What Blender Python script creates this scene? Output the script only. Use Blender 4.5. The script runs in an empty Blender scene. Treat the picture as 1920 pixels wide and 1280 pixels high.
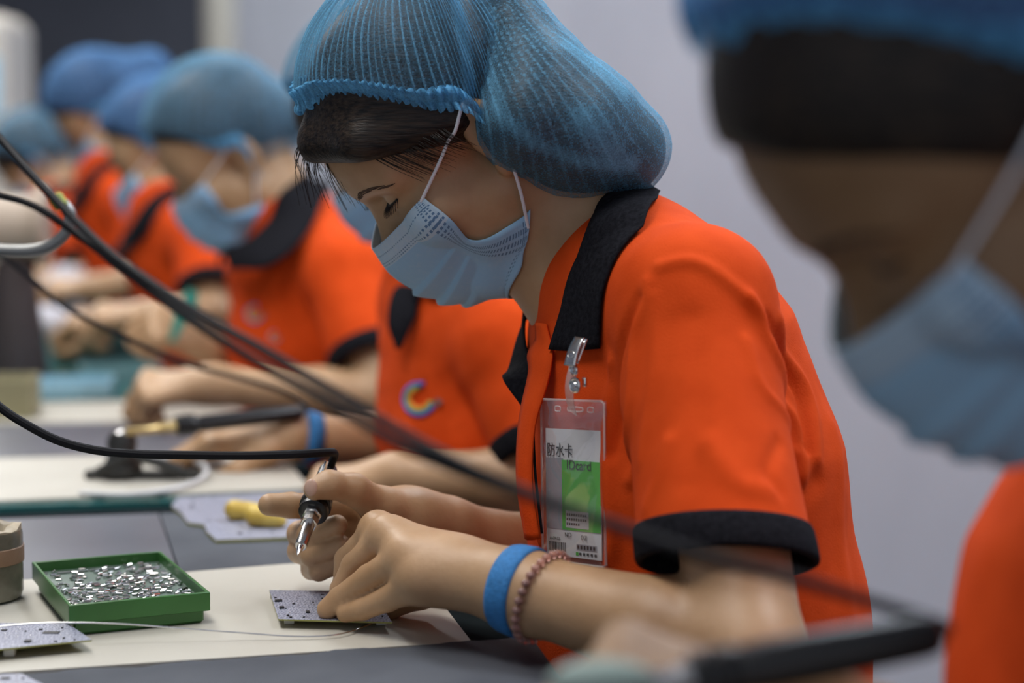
import bpy, math, random
import numpy as np
from mathutils import Vector, Matrix
random.seed(7)
SC = bpy.context.scene
COL = SC.collection

# ------------------------------------------------------------------ camera, world, light, exposure
F_PX, PITCH = 3450.0, math.atan(330 / 3450)
CAM = np.array([0, 0, 1.103])
RT = np.array([1.0, 0, 0]); UP = np.array([0, math.sin(PITCH), math.cos(PITCH)]); FW = np.array([0, math.cos(PITCH), -math.sin(PITCH)])
cd = bpy.data.cameras.new('camera'); cam = bpy.data.objects.new('camera', cd); COL.objects.link(cam)
cam.location = CAM; cam.rotation_euler = (math.pi / 2 - PITCH, 0, 0)
cd.sensor_width = 36; cd.lens = F_PX / 1920 * 36; cd.clip_start = .05
cd.dof.use_dof = True; cd.dof.focus_distance = 1.43; cd.dof.aperture_fstop = 2.6
SC.camera = cam
SC.view_settings.view_transform = 'Standard'; SC.view_settings.look = 'None'; SC.view_settings.gamma = 1
SC.view_settings.use_curve_mapping = False; SC.view_settings.exposure = 0.0
try:
    SC.cycles.use_denoising = True
    SC.cycles.transparent_max_bounces = 16
    SC.cycles.caustics_reflective = False; SC.cycles.caustics_refractive = False
except Exception: pass
W = bpy.data.worlds.new('world'); SC.world = W; W.use_nodes = True
W.node_tree.nodes['Background'].inputs[0].default_value = (.74, .80, .92, 1)
W.node_tree.nodes['Background'].inputs[1].default_value = 0.52

def area(name, loc, size, power, rz=0, col=(1, .98, .95)):
    l = bpy.data.lights.new(name, 'AREA'); l.shape = 'RECTANGLE'; l.size, l.size_y = size; l.energy = power; l.color = col
    o = bpy.data.objects.new(name, l); COL.objects.link(o); o.location = loc; o.rotation_euler = (0, 0, rz); return o
ROWA = math.atan2(.29, .957)             # heading of the bench row, turned left of the view axis
for k in range(5):                       # ceiling tubes over the bench and along the wall, the room's own lamps
    s = .44 + k * 1.5
    area('ceiling_light', (-.45 - .303 * s, .6 + s, 2.62), (.5, 1.2), 23, ROWA)
    s = .2 + k * 1.5
    area('ceiling_light', (1.15 - .303 * s, 1.35 + s, 2.62), (.4, 1.2), 38, ROWA, (.88, .94, 1))

# ------------------------------------------------------------------ placing helpers
def P(x, y, d):   # a place seen at (x, y) of the photograph, d metres away
    return CAM + RT * ((x - 960) / F_PX * d) - UP * ((y - 640) / F_PX * d) + FW * d
def T(x, y, z=.75):  # a place on a level plane
    dr = RT * ((x - 960) / F_PX) - UP * ((y - 640) / F_PX) + FW
    return CAM + dr * ((z - CAM[2]) / dr[2])
def nrm(v): v = np.asarray(v, float); return v / np.linalg.norm(v)
def Rhead(yaw, pitch, roll):
    yaw, pitch, roll = map(math.radians, (yaw, pitch, roll))
    fw = np.array([math.cos(yaw), math.sin(yaw), 0]); up = np.array([0, 0, 1.]); lf = np.cross(up, fw)
    f2 = math.cos(pitch) * fw - math.sin(pitch) * up; u2 = np.cross(f2, lf)
    l3 = math.cos(roll) * lf + math.sin(roll) * u2; u3 = np.cross(f2, l3)
    return np.stack([l3, f2, u3], 1)

# ------------------------------------------------------------------ materials
def mat(name, col, rough=.6, metal=0, **kw):
    m = bpy.data.materials.new(name); m.use_nodes = True; b = m.node_tree.nodes['Principled BSDF']
    b.inputs['Base Color'].default_value = (*col, 1); b.inputs['Roughness'].default_value = rough; b.inputs['Metallic'].default_value = metal
    for k, v in kw.items(): b.inputs[k.replace('_', ' ')].default_value = v
    return m
def N(m, t, **kw):
    n = m.node_tree.nodes.new(t)
    for k, v in kw.items(): setattr(n, k, v)
    return n
def L(m, a, b): m.node_tree.links.new(a, b)
def bsdf(m): return m.node_tree.nodes['Principled BSDF']
def noisy(m, c1, c2, scale, detail=4, bump=0, bscale=None, stretch=None, lo=.35, hi=.65):
    tc = N(m, 'ShaderNodeTexCoord'); mp = N(m, 'ShaderNodeMapping'); L(m, tc.outputs['Object'], mp.inputs[0])
    if stretch: mp.inputs['Scale'].default_value = stretch
    no = N(m, 'ShaderNodeTexNoise'); no.inputs['Scale'].default_value = scale; no.inputs['Detail'].default_value = detail; L(m, mp.outputs[0], no.inputs['Vector'])
    r = N(m, 'ShaderNodeValToRGB'); r.color_ramp.elements[0].position = lo; r.color_ramp.elements[1].position = hi
    r.color_ramp.elements[0].color = (*c1, 1); r.color_ramp.elements[1].color = (*c2, 1)
    L(m, no.outputs[0], r.inputs[0]); L(m, r.outputs[0], bsdf(m).inputs['Base Color'])
    if bump:
        n2 = N(m, 'ShaderNodeTexNoise'); n2.inputs['Scale'].default_value = bscale or scale; n2.inputs['Detail'].default_value = 3; L(m, mp.outputs[0], n2.inputs['Vector'])
        bp = N(m, 'ShaderNodeBump'); bp.inputs['Strength'].default_value = bump; bp.inputs['Distance'].default_value = .002
        L(m, n2.outputs[0], bp.inputs['Height']); L(m, bp.outputs[0], bsdf(m).inputs['Normal'])
    return m

M = {}
M['skin'] = noisy(mat('skin', (.5, .3, .19), .48, Subsurface_Weight=.05, Subsurface_Scale=.008), (.42, .245, .122), (.50, .305, .165), 28, 5, .12, 260)
bsdf(M['skin']).inputs['Subsurface Radius'].default_value = (1, .4, .2)
M['skin_shaded'] = noisy(mat('shaded_skin', (.3, .16, .08), .55), (.25, .135, .062), (.31, .175, .085), 28, 5, .12, 260)  # darker copy of skin: deep shade on the near worker put into its colour
M['orange'] = noisy(mat('orange_knit', (.8, .1, .01), .9, Specular_IOR_Level=.15), (.62, .060, .005), (.68, .070, .007), 40, 4, .2, 700)
M['black_knit'] = noisy(mat('black_knit', (.008, .008, .01), .9, Specular_IOR_Level=.08), (.006, .006, .008), (.014, .014, .018), 300, 3, .3, 900)
M['hair'] = noisy(mat('hair', (.01, .008, .007), .42, Specular_IOR_Level=.28), (.006, .005, .005), (.040, .026, .017), 40, 5, .35, 60, (1, 9, 9))
M['lash'] = mat('lash', (.006, .005, .005), .6)
M['brow'] = mat('brow', (.085, .048, .03), .9)
M['lips'] = mat('lips', (.42, .15, .12), .5)
M['nail'] = mat('nail', (.62, .40, .30), .3)
M['trousers'] = mat('trousers', (.012, .014, .022), .9)
M['shoe'] = mat('shoe', (.02, .02, .022), .5)
M['loop'] = mat('ear_loop', (.82, .83, .86), .8)
M['blue_band'] = noisy(mat('blue_band', (.03, .22, .6), .75), (.025, .17, .42), (.035, .22, .54), 250, 3, .5, 600)
M['bead'] = mat('bead', (.85, .50, .45), .06, Transmission_Weight=.75, IOR=1.45)
M['thread'] = mat('thread', (.5, .5, .42), .9)

def cap_material(name, c_thin, c_thick, base, ridge):
    m = bpy.data.materials.new(name); m.use_nodes = True; nt = m.node_tree; nt.nodes.clear()
    out = N(m, 'ShaderNodeOutputMaterial'); tr = N(m, 'ShaderNodeBsdfTransparent'); df = N(m, 'ShaderNodeBsdfDiffuse'); tl = N(m, 'ShaderNodeBsdfTranslucent')
    mx = N(m, 'ShaderNodeMixShader'); ms = N(m, 'ShaderNodeMixShader'); ms.inputs[0].default_value = .35
    L(m, df.outputs[0], ms.inputs[1]); L(m, tl.outputs[0], ms.inputs[2])
    L(m, tr.outputs[0], mx.inputs[1]); L(m, ms.outputs[0], mx.inputs[2]); L(m, mx.outputs[0], out.inputs[0])
    at = N(m, 'ShaderNodeAttribute', attribute_name='pleat'); db = N(m, 'ShaderNodeAttribute', attribute_name='dbl')
    tc = N(m, 'ShaderNodeTexCoord')
    n1 = N(m, 'ShaderNodeTexNoise'); n1.inputs['Scale'].default_value = 700; n1.inputs['Detail'].default_value = 2; L(m, tc.outputs['Object'], n1.inputs['Vector'])
    n2 = N(m, 'ShaderNodeTexNoise'); n2.inputs['Scale'].default_value = 30; n2.inputs['Detail'].default_value = 4; L(m, tc.outputs['Object'], n2.inputs['Vector'])
    lw = N(m, 'ShaderNodeLayerWeight'); lw.inputs['Blend'].default_value = .45
    def mth(op, a, b):
        q = N(m, 'ShaderNodeMath', operation=op)
        for i, v in enumerate((a, b)):
            if v is None: continue
            if isinstance(v, (int, float)): q.inputs[i].default_value = v
            else: L(m, v, q.inputs[i])
        return q.outputs[0]
    f = mth('MULTIPLY', lw.outputs['Facing'], .62); f = mth('POWER', f, 1.9)
    s = mth('ADD', base, mth('MULTIPLY', at.outputs['Fac'], ridge))
    s = mth('ADD', s, mth('MULTIPLY', mth('SUBTRACT', n1.outputs[0], .5), 1.0))
    s = mth('ADD', s, mth('MULTIPLY', mth('SUBTRACT', n2.outputs[0], .5), .18))
    s = mth('ADD', s, f); s = mth('ADD', s, mth('MULTIPLY', db.outputs['Fac'], .5))
    c = N(m, 'ShaderNodeClamp'); L(m, s, c.inputs[0]); c.inputs[1].default_value = .08; c.inputs[2].default_value = .96
    L(m, c.outputs[0], mx.inputs[0])
    r = N(m, 'ShaderNodeMix', data_type='RGBA'); r.inputs[6].default_value = (*c_thin, 1); r.inputs[7].default_value = (*c_thick, 1); L(m, c.outputs[0], r.inputs[0])
    L(m, r.outputs[2], df.inputs[0]); L(m, r.outputs[2], tl.inputs[0])
    return m
M['cap'] = cap_material('hairnet_blue', (.15, .30, .42), (.20, .50, .74), .30, .55)
M['cap_far'] = cap_material('hairnet_dusty_blue', (.14, .26, .38), (.20, .40, .56), .42, .15)
M['cap_deep'] = cap_material('hairnet_deep_blue', (.09, .18, .40), (.14, .30, .56), .58, .15)
M['cap_band'] = cap_material('hairnet_band', (.10, .34, .62), (.17, .48, .76), .62, .25)

def mask_material(name, blue, white):
    m = mat(name, blue, .85); b = bsdf(m)
    uv = N(m, 'ShaderNodeUVMap', uv_map='uv'); sp = N(m, 'ShaderNodeSeparateXYZ'); L(m, uv.outputs[0], sp.inputs[0])
    def mth(op, a, b2=None, c=None):
        q = N(m, 'ShaderNodeMath', operation=op)
        for i, v in enumerate((a, b2, c)):
            if v is None: continue
            if isinstance(v, (int, float)): q.inputs[i].default_value = v
            else: L(m, v, q.inputs[i])
        return q.outputs[0]
    u, v = sp.outputs[0], sp.outputs[1]            # u across 0..1 (17.5 cm), v from nose to chin 0..1 (sheet)
    def rows(val, along, pos, n):                   # stitched dots: lines at val=pos, n dots along
        acc = None
        for p_ in pos:
            ln = mth('LESS_THAN', mth('ABSOLUTE', mth('SUBTRACT', val, p_)), .0042)
            acc = ln if acc is None else mth('MAXIMUM', acc, ln)
        return mth('MULTIPLY', acc, mth('LESS_THAN', mth('FRACT', mth('MULTIPLY', along, n)), .5))
    d = rows(v, u, (.075, .135, .155), 62)
    d = mth('MAXIMUM', d, rows(v, u, (.925, .945), 62))
    d = mth('MAXIMUM', d, rows(u, v, (.022, .036, .050, .950, .964, .978), 60))
    wb = mth('MAXIMUM', mth('LESS_THAN', v, .17), 0)
    edge = mth('MULTIPLY', wb, .55)
    ns = N(m, 'ShaderNodeTexNoise'); ns.inputs['Scale'].default_value = 260; tc = N(m, 'ShaderNodeTexCoord'); L(m, tc.outputs['Object'], ns.inputs['Vector'])
    edge = mth('ADD', edge, mth('MULTIPLY', mth('SUBTRACT', ns.outputs[0], .5), .5))
    mx = N(m, 'ShaderNodeMix', data_type='RGBA'); mx.inputs[6].default_value = (*blue, 1); mx.inputs[7].default_value = (*white, 1); L(m, edge, mx.inputs[0])
    m2 = N(m, 'ShaderNodeMix', data_type='RGBA'); m2.inputs[7].default_value = (blue[0] * .35, blue[1] * .4, blue[2] * .5, 1); L(m, mx.outputs[2], m2.inputs[6]); L(m, d, m2.inputs[0])
    L(m, m2.outputs[2], b.inputs['Base Color'])
    bp = N(m, 'ShaderNodeBump'); bp.inputs['Strength'].default_value = .4; bp.inputs['Distance'].default_value = .0008
    L(m, mth('SUBTRACT', mth('MULTIPLY', ns.outputs[0], .25), d), bp.inputs['Height']); L(m, bp.outputs[0], b.inputs['Normal'])
    b.inputs['Transmission Weight'].default_value = 0
    return m
M['mask'] = mask_material('face_mask_blue', (.33, .57, .78), (.62, .72, .78))
M['mask_far'] = mask_material('face_mask_far', (.26, .52, .78), (.45, .62, .78))

# ------------------------------------------------------------------ mesh helpers
def link(name, me, m=None, parent=None, smooth=True):
    o = bpy.data.objects.new(name, me); COL.objects.link(o)
    if m is not None:
        for mm in (m if isinstance(m, (list, tuple)) else [m]): me.materials.append(M[mm] if isinstance(mm, str) else mm)
    if smooth: me.polygons.foreach_set('use_smooth', np.ones(len(me.polygons), bool))
    if parent is not None: o.parent = parent; o.matrix_parent_inverse = Matrix.Translation(-parent.location) if parent.type == 'EMPTY' and parent.rotation_euler[2] == 0 else parent.matrix_basis.inverted()
    return o
def np_mesh(name, v, f):
    v = np.asarray(v, np.float32); me = bpy.data.meshes.new(name)
    if isinstance(f, np.ndarray):
        k = f.shape[1]; me.vertices.add(len(v)); me.vertices.foreach_set('co', v.ravel())
        me.loops.add(f.size); me.loops.foreach_set('vertex_index', f.ravel().astype(np.int32))
        me.polygons.add(len(f)); me.polygons.foreach_set('loop_start', np.arange(len(f), dtype=np.int32) * k)
        me.update(calc_edges=True); me.validate()
    else:
        me.from_pydata(v.tolist(), [], f); me.update()
    return me
class MB:
    """collects shapes that make up ONE mesh"""
    def __init__(s): s.v = []; s.f = []; s.n = 0
    def add(s, v, f):
        s.v.append(np.asarray(v, float).reshape(-1, 3)); s.f += [[i + s.n for i in q] for q in f]; s.n += len(s.v[-1]); return s
    def box(s, c, size, R=None, bev=0):
        h = np.array(size) / 2; b = min(bev, *(h * .99)); R = np.eye(3) if R is None else np.asarray(R)
        if b <= 0:
            v = np.array([[x, y, z] for z in (-1, 1) for y in (-1, 1) for x in (-1, 1)]) * h
            f = [[0, 2, 3, 1], [4, 5, 7, 6], [0, 1, 5, 4], [2, 6, 7, 3], [0, 4, 6, 2], [1, 3, 7, 5]]
        else:
            prof = [(-h[2], b), (-h[2] + b, 0), (h[2] - b, 0), (h[2], b)]; v = []; f = []
            for z, ins in prof:
                x, y = h[0] - ins, h[1] - ins; q = b * .7
                for p in ((-x + q, -y), (x - q, -y), (x, -y + q), (x, y - q), (x - q, y), (-x + q, y), (-x, y - q), (-x, -y + q)): v.append([*p, z])
            for i in range(3):
                for k in range(8): f.append([i * 8 + k, i * 8 + (k + 1) % 8, i * 8 + 8 + (k + 1) % 8, i * 8 + 8 + k])
            f.append(list(range(7, -1, -1))); f.append(list(range(24, 32)))
        return s.add(np.array(v) @ R.T + np.asarray(c), f)
    def prism(s, poly, z0, z1):   # poly: world xy corners
        n = len(poly); v = [[p[0], p[1], z0] for p in poly] + [[p[0], p[1], z1] for p in poly]
        a = sum(poly[i][0] * poly[(i + 1) % n][1] - poly[(i + 1) % n][0] * poly[i][1] for i in range(n))
        if a < 0: v = v[:n][::-1] + v[n:][::-1]
        return s.add(v, [list(range(n))[::-1], list(range(n, 2 * n))] + [[i, (i + 1) % n, n + (i + 1) % n, n + i] for i in range(n)])
    def tube(s, pts, r, n=10, caps=True):
        v, f = tube_vf(pts, r, n, caps); return s.add(v, f)
    def lathe(s, prof, a, b, n=24):   # prof: (t along a->b in metres, radius)
        a = np.asarray(a, float); ax = nrm(np.asarray(b) - a); x = nrm(np.cross(ax, [0, 0, 1.] if abs(ax[2]) < .9 else [1., 0, 0])); y = np.cross(ax, x)
        v = []; f = []
        for t, r in prof:
            for k in range(n):
                th = 2 * math.pi * k / n; v.append(a + ax * t + (x * math.cos(th) + y * math.sin(th)) * max(r, 1e-5))
        for i in range(len(prof) - 1):
            for k in range(n): f.append([i * n + k, i * n + (k + 1) % n, (i + 1) * n + (k + 1) % n, (i + 1) * n + k])
        f.append(list(range(n))[::-1]); f.append([(len(prof) - 1) * n + k for k in range(n)])
        return s.add(v, f)
    def ball(s, c, r, R=None, nu=12, nv=8):
        v = []; f = []; r = np.broadcast_to(r, 3)
        for i in range(nv + 1):
            th = math.pi * i / nv
            for k in range(nu): ph = 2 * math.pi * k / nu; v.append([math.sin(th) * math.cos(ph) * r[0], math.sin(th) * math.sin(ph) * r[1], math.cos(th) * r[2]])
        for i in range(nv):
            for k in range(nu): f.append([i * nu + k, (i + 1) * nu + k, (i + 1) * nu + (k + 1) % nu, i * nu + (k + 1) % nu])
        v = np.array(v)
        if R is not None: v = v @ np.asarray(R).T
        return s.add(v + np.asarray(c), f)
    def build(s, name, m, parent=None, smooth=True, origin=None):
        v = np.concatenate(s.v)
        me = np_mesh(name, v, s.f)
        if origin is not None: me.transform(Matrix.Translation([-float(q) for q in origin]))
        o = link(name, me, m, parent, smooth)
        if origin is not None: o.location = origin if parent is None else o.location
        if smooth: sharp(me, 35)
        return o
def sharp(me, deg):
    import bmesh
    bm = bmesh.new(); bm.from_mesh(me); a = math.radians(deg)
    bmesh.ops.recalc_face_normals(bm, faces=bm.faces)
    for e in bm.edges:
        if len(e.link_faces) == 2: e.smooth = e.calc_face_angle(0) < a
    bm.to_mesh(me); bm.free()
def smooth_path(pts, n=8):
    p = np.asarray(pts, float); p = np.vstack([2 * p[0] - p[1], p, 2 * p[-1] - p[-2]]); out = []
    for i in range(1, len(p) - 2):
        for t in np.linspace(0, 1, n, endpoint=False):
            a, b, c, d = p[i - 1:i + 3]
            out.append(.5 * (2 * b + (c - a) * t + (2 * a - 5 * b + 4 * c - d) * t * t + (3 * b - a - 3 * c + d) * t ** 3))
    out.append(p[-2]); return np.array(out)
def tube_vf(pts, r, n=10, caps=True):
    p = np.asarray(pts, float); r = np.broadcast_to(r, len(p)); tg = np.gradient(p, axis=0); tg /= np.linalg.norm(tg, axis=1)[:, None] + 1e-12
    x = nrm(np.cross(tg[0], [0, 0, 1.] if abs(tg[0][2]) < .9 else [1., 0, 0])); v = []; f = []
    for i in range(len(p)):
        x = nrm(x - tg[i] * (x @ tg[i])); y = np.cross(tg[i], x)
        for k in range(n): th = 2 * math.pi * k / n; v.append(p[i] + (x * math.cos(th) + y * math.sin(th)) * r[i])
    for i in range(len(p) - 1):
        for k in range(n): f.append([i * n + k, i * n + (k + 1) % n, (i + 1) * n + (k + 1) % n, (i + 1) * n + k])
    if caps: f.append(list(range(n))[::-1]); f.append([(len(p) - 1) * n + k for k in range(n)])
    return v, f
def empty(name, loc, label=None, cat=None, group=None):
    o = bpy.data.objects.new(name, None); COL.objects.link(o); o.location = [float(q) for q in loc]; o.empty_display_size = .05
    return tag(o, label, cat, group)
def tag(o, label=None, cat=None, group=None, kind=None):
    for k, v in (('label', label), ('category', cat), ('group', group), ('kind', kind)):
        if v: o[k] = v
    return o
def copy_tree(o, parent=None):
    c = o.copy(); COL.objects.link(c)
    if parent is not None: c.parent = parent
    for ch in o.children: copy_tree(ch, c)
    return c

# ------------------------------------------------------------------ smooth solids: signed distance fields meshed by sparse surface nets
class Field:
    def __init__(s): s.p = []
    def add(s, fn, c, R, k=.01, op='u'): s.p.append((fn, np.asarray(c, float), R, k, op)); return s
    def cone(s, a, b, ra, rb, k=.01, op='u', axis=None, st=1.0):
        a = np.asarray(a, float); b = np.asarray(b, float); ax = None if axis is None else nrm(axis)
        if ax is not None:
            b2 = b - (1 - 1 / st) * ((b - a) @ ax) * ax
        else: b2 = b
        ab = b2 - a; l2 = max(ab @ ab, 1e-12)
        def fn(q):
            w = q - a
            if ax is not None: w = w - ((1 - 1 / st) * (w @ ax))[:, None] * ax
            h = np.clip(w @ ab / l2, 0, 1)
            return np.linalg.norm(w - h[:, None] * ab, axis=1) - (ra + (rb - ra) * h)
        return s.add(fn, (a + b) / 2, np.linalg.norm(b - a) / 2 + max(ra, rb) * st, k, op)
    def chain(s, pts, rs, k=.008, **kw):
        for i in range(len(pts) - 1): s.cone(pts[i], pts[i + 1], rs[i], rs[i + 1], k, **kw)
        return s
    def ell(s, c, r, R=None, k=.01, op='u'):
        c = np.asarray(c, float); r = np.asarray(r, float); R = np.eye(3) if R is None else np.asarray(R)
        def fn(q):
            w = (q - c) @ R; k0 = np.linalg.norm(w / r, axis=1); k1 = np.linalg.norm(w / r ** 2, axis=1)
            return np.where(k0 < 1e-6, -r.min(), k0 * (k0 - 1) / np.maximum(k1, 1e-9))
        return s.add(fn, c, r.max(), k, op)
    def half(s, c, n, k=.01, R=10):   # keep the side the normal points away from
        c = np.asarray(c, float); n = nrm(n)
        return s.add(lambda q: (q - c) @ n, c, R, k, 'i')
    def ev(s, q):
        d = np.full(len(q), 1.0)
        for fn, c, R, k, op in s.p:
            m = np.flatnonzero(((q - c) ** 2).sum(1) < (R + .07) ** 2)
            if not len(m): continue
            b = fn(q[m]); a = d[m]
            if op == 'u': h = np.clip(.5 + .5 * (a - b) / k, 0, 1); d[m] = a + (b - a) * h - k * h * (1 - h)
            else:
                if op == 's': b = -b
                h = np.clip(.5 - .5 * (a - b) / k, 0, 1); d[m] = a + (b - a) * h + k * h * (1 - h)
        return d
    def grad(s, q, e=.0008):
        g = np.stack([s.ev(q + np.eye(3)[i] * e) - s.ev(q - np.eye(3)[i] * e) for i in range(3)], 1)
        return g / (np.linalg.norm(g, axis=1)[:, None] + 1e-9)
    def bounds(s):
        lo = np.min([c - R for f, c, R, k, o in s.p if o == 'u'], 0) - .02; hi = np.max([c + R for f, c, R, k, o in s.p if o == 'u'], 0) + .02; return lo, hi
    def mesh(s, h):
        lo, hi = s.bounds(); B = 8; H = h * B; n = np.ceil((hi - lo) / H).astype(int)
        g = np.stack(np.meshgrid(*[np.arange(k) for k in n], indexing='ij'), -1).reshape(-1, 3)
        d = s.ev(lo + (g + .5) * H); g = g[np.abs(d) < H * 1.35]
        o = np.stack(np.meshgrid(*[np.arange(B + 1)] * 3, indexing='ij'), -1).reshape(-1, 3)
        NB = len(g); q = (g[:, None] * B + o[None]).reshape(-1, 3)
        val = np.empty(len(q)); st = 400000
        for i in range(0, len(q), st): val[i:i + st] = s.ev(lo + q[i:i + st] * h)
        V = val.reshape(NB, B + 1, B + 1, B + 1)
        dims = n * B + 2
        def cid(c): return (c[..., 0].astype(np.int64) * dims[1] + c[..., 1]) * dims[2] + c[..., 2]
        base = (g * B)[:, None, None, None, :] + np.stack(np.meshgrid(*[np.arange(B)] * 3, indexing='ij'), -1)[None]
        sg = V < 0
        cnt = np.zeros((NB, B, B, B), int); acc = np.zeros((NB, B, B, B, 3))
        corners = [(i, j, k) for i in (0, 1) for j in (0, 1) for k in (0, 1)]
        sl = lambda c: (slice(None),) + tuple(slice(x, x + B) for x in c)
        for a in corners:
            for ax in range(3):
                if a[ax]: continue
                b = list(a); b[ax] = 1; b = tuple(b); va, vb = V[sl(a)], V[sl(b)]; x = sg[sl(a)] != sg[sl(b)]
                t = np.where(x, va / np.where(x, va - vb, 1), 0)
                pt = np.zeros((NB, B, B, B, 3)); pt[...] = a; pt[..., ax] += t
                acc += pt * x[..., None]; cnt += x
        on = cnt > 0; ids = cid(base[on]); pos = base[on] + acc[on] / cnt[on][:, None]
        order = np.argsort(ids); ids = ids[order]; verts = lo + pos[order] * h
        quads = []
        for ax in range(3):
            c1 = [0, 0, 0]; c1[ax] = 1
            x = sg[sl((0, 0, 0))] != sg[sl(tuple(c1))]; b = base[x]; flip = sg[sl((0, 0, 0))][x]
            e1, e2 = np.eye(3, dtype=int)[(ax + 1) % 3], np.eye(3, dtype=int)[(ax + 2) % 3]
            cs = np.stack([cid(b), cid(b - e1), cid(b - e1 - e2), cid(b - e2)], 1)
            k = np.searchsorted(ids, cs); k[k >= len(ids)] = 0; ok = (ids[k] == cs).all(1)
            qd = k[ok]; fl = flip[ok]; qd[~fl] = qd[~fl][:, ::-1]; quads.append(qd)
        F = np.concatenate(quads)
        for _ in range(2):
            dv = s.ev(verts); gr = s.grad(verts); verts = verts - gr * np.clip(dv, -h, h)[:, None] * .9
        return verts, F
    def hit(s, a, dr, t0=0, t1=.5, n=160, last=False):
        """first (or last) crossing from outside/inside along rays; a (3,) or (m,3); dr (m,3)"""
        dr = np.atleast_2d(dr); a = np.broadcast_to(a, dr.shape); t = np.linspace(t0, t1, n)
        v = s.ev((a[:, None] + dr[:, None] * t[None, :, None]).reshape(-1, 3)).reshape(len(dr), n)
        x = (v[:, :-1] < 0) != (v[:, 1:] < 0)
        i = (n - 2 - np.argmax(x[:, ::-1], 1)) if last else np.argmax(x, 1)
        r = np.arange(len(dr)); va, vb = v[r, i], v[r, i + 1]; tt = t[i] + (t[1] - t[0]) * va / np.where(np.abs(va - vb) < 1e-9, 1, va - vb)
        tt[~x.any(1)] = np.nan; return tt
def pix(field, x, y, d0, d1):    # where the sight line through (x, y) meets a solid
    dr = RT * ((x - 960) / F_PX) - UP * ((y - 640) / F_PX) + FW
    t = field.hit(CAM, dr[None], d0, d1, 400)[0]; return CAM + dr * (t if t == t else (d0 + d1) / 2)
def cut_mesh(v, f, kill):
    keep = ~kill; f = f[keep[f].all(1)]; used = np.unique(f); mp = -np.ones(len(v), int); mp[used] = np.arange(len(used)); return v[used], mp[f]
def seg_dist(q, a, b):
    ab = b - a; h = np.clip((q - a) @ ab / (ab @ ab + 1e-12), 0, 1); return np.linalg.norm(q - a - h[:, None] * ab, axis=1)
def poly_dist(q, pts): return np.min([seg_dist(q, pts[i], pts[i + 1]) for i in range(len(pts) - 1)], 0)

# ------------------------------------------------------------------ people
EYE = np.array([.034, .078, .017])
def head_pose(yaw, pitch, roll, s, eye_px=None, d=None, pos=None):
    R = Rhead(yaw, pitch, roll)
    if pos is None: pos = P(*eye_px, d) - R @ EYE * s
    return R, np.asarray(pos, float), s
def head_prims(F, H, detail=True):
    R, o, s = H
    w = lambda *p: o + R @ np.array(p) * s
    e = lambda c, r, k=.012, op='u', Rl=None: F.ell(w(*c), np.array(r) * s, R if Rl is None else R @ Rl, k * s, op)
    c = lambda a, b, ra, rb, k=.01, op='u': F.cone(w(*a), w(*b), ra * s, rb * s, k * s, op)
    e((0, -.006, .055), (.075, .096, .081))
    e((0, .040, .045), (.063, .051, .050), .02)
    e((0, .038, -.012), (.062, .054, .064), .02)
    for g in (1, -1):
        e((g * .043, .058, -.016), (.024, .026, .022), .015)
        c((g * .054, .006, -.042), (g * .022, .066, -.086), .021, .018, .02)
        e((g * .05, .03, -.045), (.02, .03, .035), .02)
        c((g * .010, .084, .036), (g * .046, .068, .034), .008, .009, .014)
    e((0, .068, -.088), (.022, .020, .018), .018)
    e((0, .066, -.052), (.033, .030, .034), .016)
    c((0, .080, .018), (0, .102, -.020), .0075, .0105, .012)
    for g in (1, -1): e((g * .0125, .090, -.027), (.0085, .011, .008), .006)
    for g in (1, -1):
        e((g * .032, .092, .017), (.017, .014, .010), .010, 's')
        F.ell(w(g * .032, .0685, .017), np.array([.0145] * 3) * s, R, .003 * s)
        c((g * .020, .081, .0125), (g * .043, .073, .0125), .0022, .0022, .004)      # lower lid
    e((0, .092, -.052), (.022, .008, .0055), .004); e((0, .090, -.063), (.019, .009, .006), .004)
    for g in (1, -1):
        a = math.radians(g * 22)
        Rl = np.array([[math.cos(a), -math.sin(a), 0], [math.sin(a), math.cos(a), 0], [0, 0, 1]])
        e((g * .079, -.010, .008), (.007, .019, .032), .006, 'u', Rl)
        e((g * .085, -.006, .010), (.006, .010, .019), .005, 's', Rl)
        e((g * .076, .000, -.022), (.006, .008, .010), .005)
def hand_prims(F, wrist, fingers, rw, mcp_r=.0115, palm=None):
    mc = [f[0][0] for f in fingers]
    F.cone(wrist, np.asarray(wrist) * .8 + np.mean(mc[:4], 0) * .2, rw * .98, rw * .92, .02)
    for fi, (pts, rs) in enumerate(fingers):
        F.chain(pts, rs, .0025 if fi < 4 else .005)
    for m, r in zip(mc[:4], (mcp_r, mcp_r * 1.03, mcp_r, mcp_r * .92)): F.cone(wrist, m, rw * .78, r, .012)
    for i in range(3): F.cone(mc[i], mc[i + 1], mcp_r * .95, mcp_r * .92, .006)
    F.cone(wrist, mc[4], rw * .75, .0135, .014)
    c = np.mean(mc[:4], 0) * .55 + np.asarray(wrist) * .45
    F.cone(c, mc[4], .013, .0125, .014)
def auto_hand(wrist, dr, back, side, curl, spread=.09, sc=1.0, thumb_in=.5):
    """a hand from the wrist: dr = pointing direction, back = normal of the back of the hand, side = towards the thumb; curl per finger in degrees"""
    dr = nrm(dr); back = nrm(back - dr * (np.asarray(back) @ dr)); side = np.cross(dr, back); side = side if side @ np.asarray(back) is None else side
    return dr, back, side
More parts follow.
